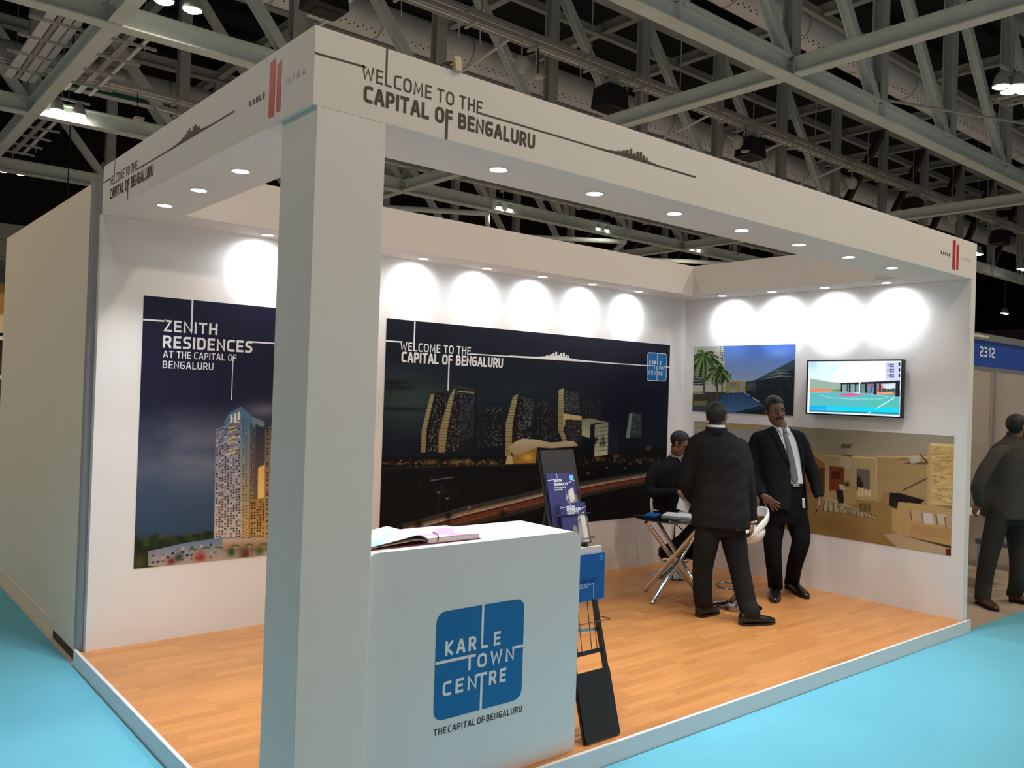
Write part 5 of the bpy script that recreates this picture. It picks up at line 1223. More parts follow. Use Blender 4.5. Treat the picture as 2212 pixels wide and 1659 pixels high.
def ell_ring(c, L, F, a, b, n=22, e=2.5):
    out = []
    for j in range(n):
        t = 2 * math.pi * j / n; ct, st = math.cos(t), math.sin(t)
        out.append(np.asarray(c) + L * a * math.copysign(abs(ct) ** (2 / e), ct) + F * b * math.copysign(abs(st) ** (2 / e), st))
    return out
def smooth_path(p, k=6):
    p = [np.asarray(q, float) for q in p]; out = []
    for i in range(len(p) - 1):
        p0, p1, p2, p3 = p[max(i - 1, 0)], p[i], p[i + 1], p[min(i + 2, len(p) - 1)]
        for j in range(k):
            t = j / k; out.append(0.5 * (2 * p1 + (p2 - p0) * t + (2 * p0 - 5 * p1 + 4 * p2 - p3) * t * t + (3 * p1 - p0 - 3 * p2 + p3) * t ** 3))
    return out + [p[-1]]
def limb(mb, pts, rad, n=14, k=6):
    path = smooth_path(pts, k); R = np.interp(np.linspace(0, len(rad) - 1, len(path)), range(len(rad)), rad)
    return mb.tube(path, list(R), n)
def unit(v): v = np.asarray(v, float); return v / np.linalg.norm(v)
UP = np.array([0, 0, 1.0])

def hand(wrist, d, nrm, thumb_side, spread=0.10, curl=0.25, sc=1.0, hook=None):
    """palm and five fingers. d: wrist to knuckles; nrm: out of the back of the hand; thumb_side: +1/-1 along cross(d, nrm)"""
    mb = MB(); d = unit(d); nrm = unit(np.asarray(nrm) - d * (np.asarray(nrm) @ d)); s = np.cross(d, nrm) * thumb_side; w = np.asarray(wrist, float)
    mb.tube([w - d * .03, w, w + d * .03 * sc, w + d * .065 * sc, w + d * .092 * sc], [(.025, .019), (.027, .018), (.038, .016), (.041, .0145), (.037, .011)], 14, ref=s)
    for k, (off, L, r) in enumerate(((.029, .072, .0092), (.010, .082, .0095), (-.010, .076, .0092), (-.028, .060, .0082))):
        a = (off / .029) * spread; fd = unit(d * math.cos(a) + s * math.sin(a)); p = w + d * .085 * sc + s * off * sc; path = [p - fd * .012, p]; c = curl * (1 + 0.12 * k)
        cur = fd; 
        for seg in (.45, .32, .23):
            cur = unit(cur * math.cos(c) - nrm * math.sin(c)); p = p + cur * L * seg * sc; path.append(p); c *= 1.15
        mb.tube(path, [r * sc, r * sc, r * .96 * sc, r * .88 * sc, r * .7 * sc], 10)
    p = w + d * .025 * sc + s * .026 * sc; td = unit(d * .62 + s * .72 - nrm * .25)
    mb.tube([p - td * .012, p + td * .022 * sc, p + unit(td + d * .35) * .050 * sc, p + unit(td + d * .55 - nrm * .1) * .078 * sc], [.0125 * sc, .0125 * sc, .0105 * sc, .008 * sc], 10)
    return mb

HEADW = 1.0
def head_parts(chin, face, tilt_up=UP, sc=1.0, jaw=1.0):
    """head volumes; local frame: x lateral, y front, z up from the chin"""
    F = unit(face); U = unit(np.asarray(tilt_up) - F * (np.asarray(tilt_up) @ F)); X = np.cross(F, U); M = np.stack([X, F, U], 1); o = np.asarray(chin, float) - F * 0.075 * sc
    mb = MB(); E = lambda c, r: mb.sphere(o + M @ (np.array(c) * sc), tuple(k * sc for k in r), 18, 12, M)
    E((0, -.012, .150), (.076, .096, .086)); E((0, .022, .135), (.068, .068, .080)); E((0, .030, .075), (.058 * jaw, .056, .066)); E((0, .046, .032), (.043 * jaw, .034, .030)); E((0, .056, .022), (.022, .018, .018))
    E((0, .0, .060), (.060 * jaw, .060, .060))
    mb.tube([o + M @ (np.array(q) * sc) for q in ((0, .084, .128), (0, .096, .108), (0, .104, .086), (0, .094, .076))], [.010 * sc, .012 * sc, .0155 * sc, .012 * sc], 10)
    for s in (-1, 1):
        E((s * .015, .090, .079), (.011, .012, .009)); E((s * .032, .078, .132), (.024, .014, .010)); E((s * .042, .050, .084), (.020, .022, .022)); E((s * .077, -.006, .106), (.008, .016, .027)); E((s * .080, -.011, .118), (.007, .012, .012))
    E((0, .080, .052), (.024, .014, .007)); E((0, .078, .042), (.021, .014, .007))
    return mb, o, M, sc
def hair_shell(v, f, o, M, sc, cut, lift=0.006, fluff=0.004):
    """patch of the head's own skin, lifted: cut(x, y, z) in head units"""
    v = np.asarray(v); loc = (v - o) @ M / sc; keep = []
    for q in f:
        c = loc[list(q)].mean(0)
        if cut(*c): keep.append(q)
    used = sorted({i for q in keep for i in q}); idx = {i: k for k, i in enumerate(used)}
    ctr = o + M @ np.array([0, -.01, .13]) * sc
    b = MB(); P0 = [v[i] for i in used]
    b.v = [tuple(p + unit(p - ctr) * (lift + fluff * max(0, ((p - o) @ M)[2] / sc - .17) * 6)) for p in P0] + [tuple(p - unit(p - ctr) * 0.004) for p in P0]; n = len(used)
    b.f = [tuple(idx[i] for i in q) for q in keep]
    # skirt round the rim
    cnt = {}
    for q in b.f:
        for i in range(len(q)): e = (q[i], q[(i + 1) % len(q)]); cnt[e] = 1
    for (i, j) in list(cnt):
        if (j, i) not in cnt: b.f.append((j, i, i + n, j + n))
    return b
def hair_cut(x, y, z):
    if abs(x) > .072 and -.03 < y < .02 and z < .14: return False
    if y > .03: return z > (.188 if abs(x) < .045 else .188 - (abs(x) - .045) * 1.2) if y > .055 else z > .188 - (.055 - y) * 1.6
    if y > -.02: return z > .118
    return z > .045 + max(0, (y + .075)) * .55
def shoe(mb, heel, toe, w=0.045, h=0.075):
    heel, toe = np.asarray(heel, float), np.asarray(toe, float); d = toe - heel; L = np.linalg.norm(d); d /= L; s = np.cross(d, UP); s /= np.linalg.norm(s)
    prof = [(0.0, .60, .86), (0.04, .78, .98), (0.16, .82, 1.08), (0.34, .80, 1.0), (0.5, .92, .80), (0.68, 1.0, .62), (0.85, .86, .50), (0.96, .56, .40), (1.0, .30, .26)]
    rr = []
    for t, kw, kh in prof:
        c = heel + d * L * t; ring = []
        for a in range(14):
            th = 2 * math.pi * a / 14; y = math.sin(th); x = math.cos(th)
            ring.append(c + s * w * kw * x + UP * (h * kh * (0.5 + 0.5 * math.copysign(abs(y) ** .7, y))))
        rr.append(ring)
    mb.rings(rr); return mb
def add_shoe(name, heel, toe, m, parent, w=.051, h=.088, sole=True):
    lift = UP * 0.012
    o = shoe(MB(), np.asarray(heel) + lift, np.asarray(toe) + lift, w, h).build(name, m, parent, 'all')
    heel, toe = np.asarray(heel, float), np.asarray(toe, float); d = unit(toe - heel); s = unit(np.cross(d, UP)); L = np.linalg.norm(toe - heel)
    pts = [(t, k) for t, k in ((0, .55), (.05, .76), (.3, .74), (.6, .98), (.8, .90), (.93, .62), (1.0, .28))]
    pl = [heel + d * L * t + s * w * k * 1.05 for t, k in pts] + [heel + d * L * t - s * w * k * 1.05 for t, k in reversed(pts)]
    b = MB(); n = len(pl); b.v = [tuple(q) for q in pl] + [tuple(q + UP * .016) for q in pl]; b.f = [tuple(range(n)), tuple(n + k for k in reversed(range(n)))] + [(k, (k + 1) % n, n + (k + 1) % n, n + k) for k in range(n)]
    b.build('sole', M_BLACK, o); return o
class Surf:
    """lay thin cloth pieces on a garment: (l, z) rows thrown along -F onto its front"""
    def __init__(s, v, f, org, L, F): s.t = BVHTree.FromPolygons([tuple(p) for p in v], [tuple(q) for q in f]); s.o, s.L, s.F = np.asarray(org, float), L, F
    def at(s, l, z, off, back=False):
        F = -s.F if back else s.F
        st = s.o + s.L * l + UP * (z - s.o[2]) + F * 0.7
        hit = s.t.ray_cast(Vector(st), Vector(-F))
        return None if hit[0] is None else np.array(hit[0]) + F * off
    def strip(s, rows, off, m, name, parent, th=0.003, nl=5, back=False, sub=5):
        b = MB(); R = []
        for (za, a0, a1), (zb_, b0, b1) in zip(rows[:-1], rows[1:]):
            for k in range(sub): t = k / sub; R.append((za + (zb_ - za) * t, a0 + (b0 - a0) * t, a1 + (b1 - a1) * t))
        R.append(rows[-1]); G = []
        for z, l0, l1 in R:
            row = [s.at(l0 + (l1 - l0) * j / (nl - 1), z, off, back) for j in range(nl)]; good = [p for p in row if p is not None]
            if not good: continue
            G.append([p if p is not None else good[0] for p in row])
        if len(G) < 2: return None
        F = -s.F if back else s.F; n = len(G) * nl
        b.v = [tuple(p) for g in G for p in g] + [tuple(p - F * th) for g in G for p in g]
        ix = lambda i, j: i * nl + j
        for i in range(len(G) - 1):
            for j in range(nl - 1): b.f += [(ix(i, j), ix(i, j + 1), ix(i + 1, j + 1), ix(i + 1, j)), (n + ix(i, j), n + ix(i + 1, j), n + ix(i + 1, j + 1), n + ix(i, j + 1))]
        rim = [ix(0, j) for j in range(nl)] + [ix(i, nl - 1) for i in range(1, len(G))] + [ix(len(G) - 1, j) for j in range(nl - 2, -1, -1)] + [ix(i, 0) for i in range(len(G) - 2, 0, -1)]
        for i in range(len(rim)): p, q = rim[i], rim[(i + 1) % len(rim)]; b.f.append((p, n + p, n + q, q))
        return b.build(name, m, parent, 'all')
def open_front(v, f, org, L, F, left, right, zlo, zhi):
    """remove the front of a jacket between two edge curves and square up the cut"""
    v = np.asarray(v).copy(); l = (v - org) @ L; fr = (v - org) @ F; z = v[:, 2]
    lz = lambda zz: np.interp(zz, [p[0] for p in left], [p[1] for p in left]); rz = lambda zz: np.interp(zz, [p[0] for p in right], [p[1] for p in right])
    keep = []
    for q in f:
        q_ = list(q); zc, lc, fc = z[q_].mean(), l[q_].mean(), fr[q_].mean()
        if fc > 0.0 and zlo < zc < zhi and lz(zc) < lc < rz(zc): continue
        keep.append(q)
    cnt = {}
    for q in keep:
        for i in range(len(q)): e = tuple(sorted((q[i], q[(i + 1) % len(q)]))); cnt[e] = cnt.get(e, 0) + 1
    bv = {i for e, c in cnt.items() if c == 1 for i in e}
    for i in bv:
        if zlo < z[i] < zhi:
            a, b = lz(z[i]), rz(z[i]); t = a if abs(l[i] - a) < abs(l[i] - b) else b
            if abs(t - l[i]) < 0.02: v[i] += L * (t - l[i])
    return v, keep
SUITBUMP = dict(rough=0.9, bump=0.25, bscale=180, spec=0.08)
M_CHAR = mat('charcoal_wool', (0.017, 0.016, 0.0165), noise=0.12, nscale=30, **SUITBUMP)
M_CHARP = mat('charcoal_trouser', (0.017, 0.017, 0.018), noise=0.1, nscale=30, **SUITBUMP)
M_NAVY = mat('black_wool', (0.013, 0.014, 0.017), noise=0.1, nscale=30, **SUITBUMP)
M_NAVYP = mat('black_trouser', (0.008, 0.008, 0.010), noise=0.1, nscale=30, **SUITBUMP)
M_GREYS = mat('grey_wool', (0.075, 0.070, 0.066), noise=0.12, nscale=40, **SUITBUMP)
M_SHIRT = mat('white_shirt', (0.66, 0.67, 0.70), 0.8, noise=0.04, nscale=20, bump=0.15, bscale=12)
M_DSHIRT = mat('navy_shirt', (0.02, 0.025, 0.045), 0.8)
M_TIE = mat('grey_tie', (0.14, 0.14, 0.14), 0.6, bump=0.2, bscale=220)
M_DTIE = mat('black_tie', (0.012, 0.012, 0.014), 0.6)
M_SKIN1 = mat('skin_brown', (0.20, 0.095, 0.055), 0.55, noise=0.06, nscale=25)
M_SKIN2 = mat('skin_tan', (0.27, 0.135, 0.08), 0.55, noise=0.06, nscale=25)
M_HAIR = mat('black_hair', (0.008, 0.007, 0.007), 0.6, bump=0.5, bscale=70, stretch=(1, 1, 0.25))
M_LEATH = mat('black_leather', (0.010, 0.010, 0.010), 0.28)
M_BRLEA = mat('brown_leather', (0.06, 0.022, 0.012), 0.4)
M_EYEW = mat('eye_white', (0.34, 0.30, 0.28), 0.4)
M_LIP = mat('lip', (0.16, 0.055, 0.045), 0.5)
def face_bits(p, o, M, sc, eyes=True, tache=False):
    at_ = lambda c: o + M @ (np.array(c) * sc)
    for s in (-1, 1):
        MB().sphere(at_((s * .032, .081, .117)), tuple(k * sc for k in (.0125, .006, .0046)), 12, 8, M).build('eye', M_EYEW, p, 'all')
        MB().sphere(at_((s * .032, .0865, .117)), tuple(k * sc for k in (.0058, .0034, .0046)), 10, 8, M).build('iris', M_BLACK, p, 'all')
        MB().tube([at_((s * .014, .093, .134)), at_((s * .032, .0925, .140)), at_((s * .052, .078, .133))], [.004 * sc, .005 * sc, .003 * sc], 8).build('eyebrow', M_HAIR, p, 'all')
    MB().tube([at_((-.024, .080, .047)), at_((-.008, .0925, .0485)), at_((.008, .0925, .0485)), at_((.024, .080, .047))], [.003 * sc, .0052 * sc, .0052 * sc, .003 * sc], 8).build('mouth', M_LIP, p, 'all')
    if tache: MB().tube([at_((-.034, .079, .049)), at_((-.018, .0915, .059)), at_((.0, .0955, .062)), at_((.018, .0915, .059)), at_((.034, .079, .049))], [.004, .0068, .0066, .0068, .004], 8).build('moustache', M_HAIR, p, 'all')
def collar(name, c, L, F, a, b, z0, z1, m, parent, th=.006, gap=0.0, drop=0.03):
    """standing collar, lower at the front"""
    n = 28; b_ = MB(); ro, ri, to, ti = [], [], [], []
    for j in range(n):
        t = 2 * math.pi * j / n; d = L * math.cos(t) * a + F * math.sin(t) * b; lo = drop * max(0, math.sin(t))
        P_ = np.asarray(c) + d; u = unit(d)
        ro.append(P_ + u * th + UP * (z0 - lo)); to.append(P_ + UP * (z1 - lo)); ti.append(P_ - u * th + UP * (z1 - lo)); ri.append(P_ - u * th * .5 + UP * (z0 - lo))
    b_.rings([ro, to, ti, ri], caps=False); q = len(b_.v) - 4 * n
    for j in range(n): b_.f.append((q + 3 * n + j, q + 3 * n + (j + 1) % n, q + (j + 1) % n, q + j))
    return b_.build(name, m, parent, 'all')

def suit_person(label, B, L, F, cr, rows, arms, legs, head, feet, mats, zfloor, skinm, jacket_open=None, hem=None, group=None, body_dec=0.5, hands=None, collar_z=None, trouser_rows=None, tache=False, voxel=0.0085, cut=hair_cut, fluff=0.004):
    """rows: torso sections (centre, half width, half depth) bottom to top, world units"""
    # ---- body
    core = MB(); core.rings([ell_ring(c - UP * .008, L, F, a * .80, b * .78) for c, a, b in rows])
    nb = np.asarray(rows[-1][0]); mb, o, M, sc = head
    core.tube([nb - UP * .06, nb + UP * .01, o + M @ (np.array((0, .0, .06)) * sc)], [(.062, .060), (.058, .056), (.054, .056)], 16)
    for pts, rad, _ in arms: limb(core, [np.asarray(pts[0]) - UP * .03] + list(pts[1:]), [r * .55 for r in rad])
    for pts, rad in legs: limb(core, pts, [r * .72 for r in rad])
    v1, f1 = remesh(core, 0.013, 4, dec=0.35)
    mb.tube([o + M @ (np.array((0, -.01, .07)) * sc), nb + UP * .01, nb - UP * .05], [(.054 * sc, .056 * sc), .058, .062], 16)
    v2, f2 = remesh(mb, 0.0042, 3, 0.5)
    V, Fc = list(map(tuple, v1)), list(f1)
    def merge(v, f):
        k = len(V); V.extend(map(tuple, v)); Fc.extend(tuple(i + k for i in q) for q in f)
    merge(v2, f2)
    for h in hands or []: merge(*remesh(h, 0.0030, 2, 0.4))
    p = skin('person', V, Fc, skinm); tag(p, label, 'person', group)
    WPOS[p.name] = (0, 0, 0)
    hair_shell(v2, f2, o, M, sc, cut, fluff=fluff).build('hair', M_HAIR, p, 'all', fix=False); face_bits(p, o, M, sc, tache=tache)
    # ---- shirt
    zb_ = trouser_rows[-1][0][2] - .035; zs = [c[2] for c, a, b in rows]
    ir = lambda z: (np.array([np.interp(z, zs, [c[i] for c, a, b in rows]) for i in range(3)]), np.interp(z, zs, [a for c, a, b in rows]), np.interp(z, zs, [b for c, a, b in rows]))
    sh = MB(); sh.rings([ell_ring(c, L, F, a * .92, b * .90) for c, a, b in [ir(zb_)] + [q for q in rows if q[0][2] > zb_ + .01]]); vs, fs = remesh(sh, 0.014, 4)
    shirt = skin('shirt', vs, fs, mats['shirt'], p)
    # ---- jacket
    jk = MB(); jk.rings([ell_ring(c, L, F, a, b) for c, a, b in rows])
    mid = np.asarray(rows[-3][0])
    for pts, rad, _ in arms:
        q0 = np.asarray(pts[0], float); inn = q0 + (np.array([mid[0], mid[1], q0[2]]) - q0) * .45 + UP * .012
        limb(jk, [inn, q0 - UP * .018] + list(pts[1:]), [rad[0] * .55, rad[0] * .80] + list(rad[1:])); jk.sphere(q0 - UP * .020, rad[0] * .80, 14, 10)
    vj, fj = remesh(jk, voxel, 5, 0.5)
    # wrinkles across the cloth
    rs = np.random.RandomState(5); ph = rs.rand(6) * 6.28
    nn = np.zeros_like(vj)
    w = 0.0022 * (np.sin(vj @ np.array([30, 22, 9]) + ph[0]) * np.sin(vj[:, 2] * 34 + ph[1]) + 0.7 * np.sin(vj @ np.array([-18, 41, 52]) + ph[2]))
    rad_ = vj - np.array([rows[0][0][0], rows[0][0][1], 0]); rad_[:, 2] = 0; rad_ /= np.linalg.norm(rad_, axis=1, keepdims=True) + 1e-6; vj = vj + rad_ * w[:, None]
    surf_all = Surf(vj, fj, np.asarray(rows[len(rows) // 2][0]), L, F)
    if jacket_open: vj, fj = open_front(vj, fj, np.asarray(rows[len(rows) // 2][0]), L, F, *jacket_open)
    # open hem: drop the bottom cap
    zh = rows[0][0][2]; fj = [q for q in fj if not (all(vj[i][2] < zh + .012 for i in q) and np.linalg.norm((vj[list(q)].mean(0) - rows[0][0])[:2]) < .9 * rows[0][1])]
    jo = skin('jacket', vj, fj, mats['jacket'], p)
    sd = jo.modifiers.new('thickness', 'SOLIDIFY'); sd.thickness = 0.006; sd.offset = -1
    # ---- trousers
    tr = MB(); tr.rings([ell_ring(c, L, F, a, b) for c, a, b in trouser_rows])
    for pts, rad in legs:
        limb(tr, list(pts) + [np.asarray(pts[-1]) - UP * .035], list(rad) + [rad[-1] * 1.06])
    vt, ft = remesh(tr, 0.0095, 5, 0.5); tz = skin('trousers', vt, ft, mats['trousers'], p)
    for hl, to in feet: add_shoe('shoe', hl, to, mats['shoe'], p)
    for pts, rad, cuff in arms:
        if cuff is not None:
            e, w_ = np.asarray(pts[-2]), np.asarray(pts[-1]); d = unit(w_ - e); MB().tube([w_ - d * .01, w_ + d * .014], rad[-1] * .92, 16).build('shirt_cuff', cuff, p, True)
    return p, dict(jacket=surf_all, shirt=Surf(vs, fs, np.asarray(rows[len(rows) // 2][0]), L, F), trousers=Surf(vt, ft, np.asarray(rows[len(rows) // 2][0]), L, F))

def framer(B, cr):
    """survey point seen at enlarged-photo position (x, y), on the upright plane d metres behind B"""
    def M_(x, y, d=0.0):
        u, v = cr[0] + x / cr[2], cr[1] + y / cr[2]; r_ = ray(u, v); t = ((B + FWV * d - CAM) @ FWV) / (r_ @ FWV); return CAM + r_ * t
    def G_(x, y, z): return onz(cr[0] + x / cr[2], cr[1] + y / cr[2], z)
    return M_, G_
def turned(deg):
    """lateral and facing axes for someone facing deg clockwise from straight away from the camera"""
    a = math.radians(deg); F = FWV * math.cos(a) + RTV * math.sin(a); return np.cross(F, UP), F
def span(M_, y, xl, xr, b, d=0.0):
    p, q = M_(xl, y, d), M_(xr, y, d); return ((p + q) / 2, np.linalg.norm(q - p) / 2, b)
CR = (1380.0, 840.0, 2.962)

# ---------------------------------------------------------------- man seen from behind, charcoal suit
B = onz(1380 + 620 / 2.962, 840 + 1480 / 2.962, P); M_, G_ = framer(B, CR); L, F = turned(14)
rows = [span(M_, 884, 338, 708, .150), span(M_, 800, 336, 706, .148), span(M_, 700, 342, 698, .140), span(M_, 600, 345, 692, .132), span(M_, 500, 332, 692, .136), span(M_, 420, 322, 690, .140), span(M_, 360, 314, 680, .126), span(M_, 325, 322, 662, .105), span(M_, 296, 362, 618, .085), span(M_, 262, 430, 560, .066)]
hl, tl, h2, t2 = G_(378, 1462, P), G_(505, 1432, P), G_(648, 1512, P), G_(868, 1500, P)
aL, aR = hl * .72 + tl * .28 + UP * .085, h2 * .72 + t2 * .28 + UP * .085
legs = [([M_(448, 860), M_(430, 990, .0), M_(408, 1150, .03), (M_(400, 1280, .03) + aL) / 2, aL + UP * .02], [.105, .098, .080, .074, .072]), ([M_(590, 860), M_(612, 990), M_(642, 1140, -.01), (M_(668, 1290) + aR) / 2, aR + UP * .02], [.105, .100, .082, .076, .074])]
wr = M_(722, 838, .02)
arms = [([M_(360, 355), M_(330, 450, .02), M_(298, 590, .02), M_(340, 690, .14), M_(400, 740, .26)], [.074, .066, .058, .050, .043], M_SHIRT), ([M_(652, 352), M_(676, 470, -.01), M_(700, 610, -.02), M_(715, 730, .0), wr], [.074, .066, .058, .050, .043], M_SHIRT)]
_, Fh = turned(34)
hd = head_parts(M_(518, 272, .075), unit(Fh + UP * -.02), UP + RTV * -.02, .98)
hands = [hand(wr + UP * -.012, -UP + RTV * .10, RTV * .9 - FWV * .3, 1, .02, .62, .95), hand(M_(404, 742, .275), FWV + UP * .1, UP, 1, .05, .4)]
trows = [span(M_, 935, 420, 625, .10), span(M_, 880, 385, 655, .125), span(M_, 800, 390, 650, .120), span(M_, 640, 380, 655, .115)]
p2, S2 = suit_person('man in a charcoal suit seen from behind beside the bar table', B, L, F, CR, rows, arms, legs, hd, [(hl, tl), (h2, t2)], dict(jacket=M_CHAR, shirt=M_SHIRT, trousers=M_CHARP, shoe=M_LEATH), P, M_SKIN2, hands=hands, trouser_rows=trows)
nb = rows[-1][0]
collar('shirt_collar', nb + F * .004, L, F, .064, .066, -.012, .040, M_SHIRT, p2, .005, drop=.02)
collar('jacket_collar', nb, L, F, .082, .078, -.045, .022, M_CHAR, p2, .010, drop=.07)
S2['jacket'].strip([(1.05, .055, .058), (.83, .050, .054)], .0015, M_BLACK, 'vent_seam', p2, back=True, nl=2)
S2['jacket'].strip([(1.50, -.0012, .0012), (1.06, -.0012, .0012)], .0012, M_BLACK, 'back_seam', p2, back=True, nl=2)
at_ = lambda c: hd[1] + hd[2] @ (np.array(c) * hd[3])
gl = MB().tube([at_((.086, .0, .122)), at_((.080, .06, .122)), at_((.060, .100, .120))], .0022, 6).build('spectacles', M_BLACK, p2)
for s in (-1, 1): MB().tube([at_((s * .032 + .023 * math.cos(t), .103, .115 + .017 * math.sin(t))) for t in [2 * math.pi * k / 16 for k in range(17)]], .0016, 6).build('lens_rim', M_BLACK, gl)

# ---------------------------------------------------------------- man facing the camera, open jacket
B = onz(1380 + 870 / 2.962, 840 + 1350 / 2.962, P); M_, G_ = framer(B, CR); L, F = turned(180 - 8)
rows = [span(M_, 768, 776, 1078, .140), span(M_, 690, 772, 1074, .142), span(M_, 600, 776, 1064, .140), span(M_, 510, 770, 1056, .136), span(M_, 420, 752, 1050, .132), span(M_, 350, 732, 1050, .120), span(M_, 300, 736, 1042, .098), span(M_, 272, 782, 1012, .080), span(M_, 244, 850, 960, .064)]
hl, tl = G_(872, 1292, P), G_(868, 1374, P); h2, t2 = G_(948, 1272, P), G_(1080, 1346, P)
aL, aR = hl * .75 + tl * .25 + UP * .085, h2 * .75 + t2 * .25 + UP * .085
legs = [([M_(868, 770), M_(862, 890), M_(856, 1010, -.03), M_(866, 1150, .0), aL + UP * .015], [.098, .092, .076, .068, .066]), ([M_(1000, 770), M_(1022, 880), M_(1036, 975, -.04), M_(998, 1120, .05), aR + UP * .015], [.098, .094, .078, .068, .066])]
wl_, wr_ = M_(796, 682, -.16), M_(1152, 692, -.02)
arms = [([M_(758, 305), M_(738, 420, .01), M_(738, 560, -.02), M_(765, 630, -.09), wl_], [.072, .066, .058, .050, .044], None), ([M_(1026, 298), M_(1066, 420, .02), M_(1118, 560, .03), M_(1138, 630, .01), wr_], [.070, .064, .056, .049, .043], None)]
hd = head_parts(M_(903, 232, -.075), unit(-FWV + RTV * .10 + UP * .0), UP - RTV * .12, 1.03)
hands = [hand(wl_ + unit(np.array(RTV) - UP * .6) * .01, RTV * .80 - UP * .62 - FWV * .1, FWV * .65 + UP * .7, -1, .42, .08, .98), hand(wr_ - UP * .005, -UP + RTV * .06, -FWV * .3 + RTV * .9, 1, .10, .34, 1.0)]
lm = lambda x, y: float((M_(x, y) - rows[len(rows) // 2][0]) @ L); zm = lambda x, y: float(M_(x, y)[2])
ed = lambda pts: sorted((zm(x, y), lm(x, y)) for x, y in pts)
ea, eb = ed([(848, 232), (878, 330), (922, 480), (928, 600), (922, 775)]), ed([(950, 226), (985, 330), (1010, 430), (1030, 560), (1040, 640), (1052, 775)])
if np.mean([q[1] for q in ea]) > np.mean([q[1] for q in eb]): ea, eb = eb, ea
trows = [span(M_, 860, 820, 1040, .10), span(M_, 790, 790, 1062, .118), span(M_, 700, 792, 1056, .122), span(M_, 592, 796, 1052, .124)]
p1, S1 = suit_person('man in an open black jacket with a grey tie, one hand spread', B, L, F, CR, rows, arms, legs, hd, [(hl, tl), (h2, t2)], dict(jacket=M_NAVY, shirt=M_SHIRT, trousers=M_NAVYP, shoe=M_LEATH), P, M_SKIN1, jacket_open=(ea, eb, rows[0][0][2] - .03, rows[-1][0][2] + .03), hands=hands, trouser_rows=trows, tache=True, fluff=0.030)
nb = rows[-1][0]
collar('shirt_collar', nb - F * .004, L, F, .064, .064, -.02, .026, M_SHIRT, p1, .006, drop=.040)
W2 = lambda x0, y, x1: tuple([zm((x0 + x1) / 2, y)] + sorted((lm(x0, y), lm(x1, y))))
S1['shirt'].strip([W2(893, 262, 918), W2(898, 282, 914), W2(897, 300, 925), W2(912, 440, 958), W2(930, 560, 982), W2(942, 585, 978), W2(958, 603, 966)], .008, M_TIE, 'tie', p1, th=.006)
S1['shirt'].strip([W2(890, 250, 921), W2(896, 280, 917)], .016, M_TIE, 'tie_knot', p1, th=.012, nl=5)
for xs in (((858, 238), (905, 262), (880, 292)), ((948, 232), (910, 262), (940, 290))):
    (x0, y0), (x1, y1), (x2, y2) = xs
    S1['shirt'].strip([W2(min(x0, x1), y0 + 6, max(x0, x1)), W2(min(x2, (x1 + x2) / 2), y2 - 12, max(x2, (x1 + x2) / 2)), W2(x2 - 3, y2, x2 + 3)], .012, M_SHIRT, 'collar_wing', p1, th=.005)
S1['jacket'].strip([W2(800, 262, 850), W2(822, 300, 862), W2(842, 352, 884), W2(880, 430, 908), W2(915, 486, 926)], .007, M_NAVY, 'lapel', p1, th=.005)
S1['jacket'].strip([W2(952, 256, 985), W2(980, 300, 1006), W2(992, 350, 1020), W2(1008, 420, 1030), W2(1018, 480, 1030)], .007, M_NAVY, 'lapel', p1, th=.005)
S1['trousers'].strip([W2(926, 598, 1040), W2(926, 618, 1044)], .006, M_LEATH, 'belt', p1, th=.004)
S1['trousers'].strip([W2(944, 600, 990), W2(944, 616, 990)], .012, M_ALU, 'belt_buckle', p1, th=.004)
S1['trousers'].strip([W2(1010, 692, 1045), W2(1014, 755, 1052)], .014, mat('badge_card', (0.55, 0.55, 0.60), 0.4), 'name_badge', p1, th=.004)
S1['trousers'].strip([W2(1012, 640, 1018), W2(1026, 694, 1031)], .012, M_BLACK, 'badge_strap', p1, th=.003, nl=2)

# ---------------------------------------------------------------- seated man with a lanyard
B = np.array([5.111, 2.383, P]); M_, G_ = framer(B, CR); L, F = turned(180 - 58)
rows = [span(M_, 772, 75, 300, .135), span(M_, 700, 78, 300, .135), span(M_, 620, 84, 312, .132), span(M_, 550, 92, 325, .128), span(M_, 500, 104, 332, .115), span(M_, 470, 130, 325, .095), span(M_, 445, 170, 300, .078), span(M_, 425, 200, 275, .062)]
seat_z = P + 0.60
hip1, hip2 = M_(150, 770, .02), M_(235, 775, -.05)
kn1, kn2 = hip1 + F * .40 - UP * .03, hip2 + F * .42 - UP * .03
ft1, ft2 = M_(175, 1075, -.10), M_(322, 1085, -.12)
legs = [([hip1, (hip1 + kn1) / 2 + UP * .01, kn1, (kn1 + ft1) / 2 + F * .02, ft1 + UP * .05], [.092, .088, .074, .064, .058]), ([hip2, (hip2 + kn2) / 2 + UP * .01, kn2, (kn2 + ft2) / 2 + F * .02, ft2 + UP * .05], [.092, .088, .074, .064, .058])]
w1_ = M_(252, 662, -.30); w2_ = M_(330, 690, -.32)
arms = [([M_(112, 492, -.05), M_(82, 570, -.08), M_(72, 655, -.12), M_(160, 668, -.22), w1_], [.066, .060, .054, .048, .042], None), ([M_(318, 492, .02), M_(345, 570, .0), M_(352, 650, -.06), M_(345, 680, -.2), w2_], [.066, .060, .054, .048, .042], None)]
hd = head_parts(M_(272, 436, -.085), unit(F * .85 - UP * .42 + RTV * .1), UP * 1.0 + F * .3, .96)
hands = [hand(w1_, RTV * .9 - UP * .25 - FWV * .3, UP * .6 - FWV * .7, 1, .05, .5, .95), hand(w2_, -FWV * .8 - UP * .3, UP, -1, .05, .45, .95)]
trows = [span(M_, 800, 100, 285, .12), span(M_, 770, 92, 290, .128), span(M_, 700, 100, 285, .12)]
fd = unit(F + UP * -.25)
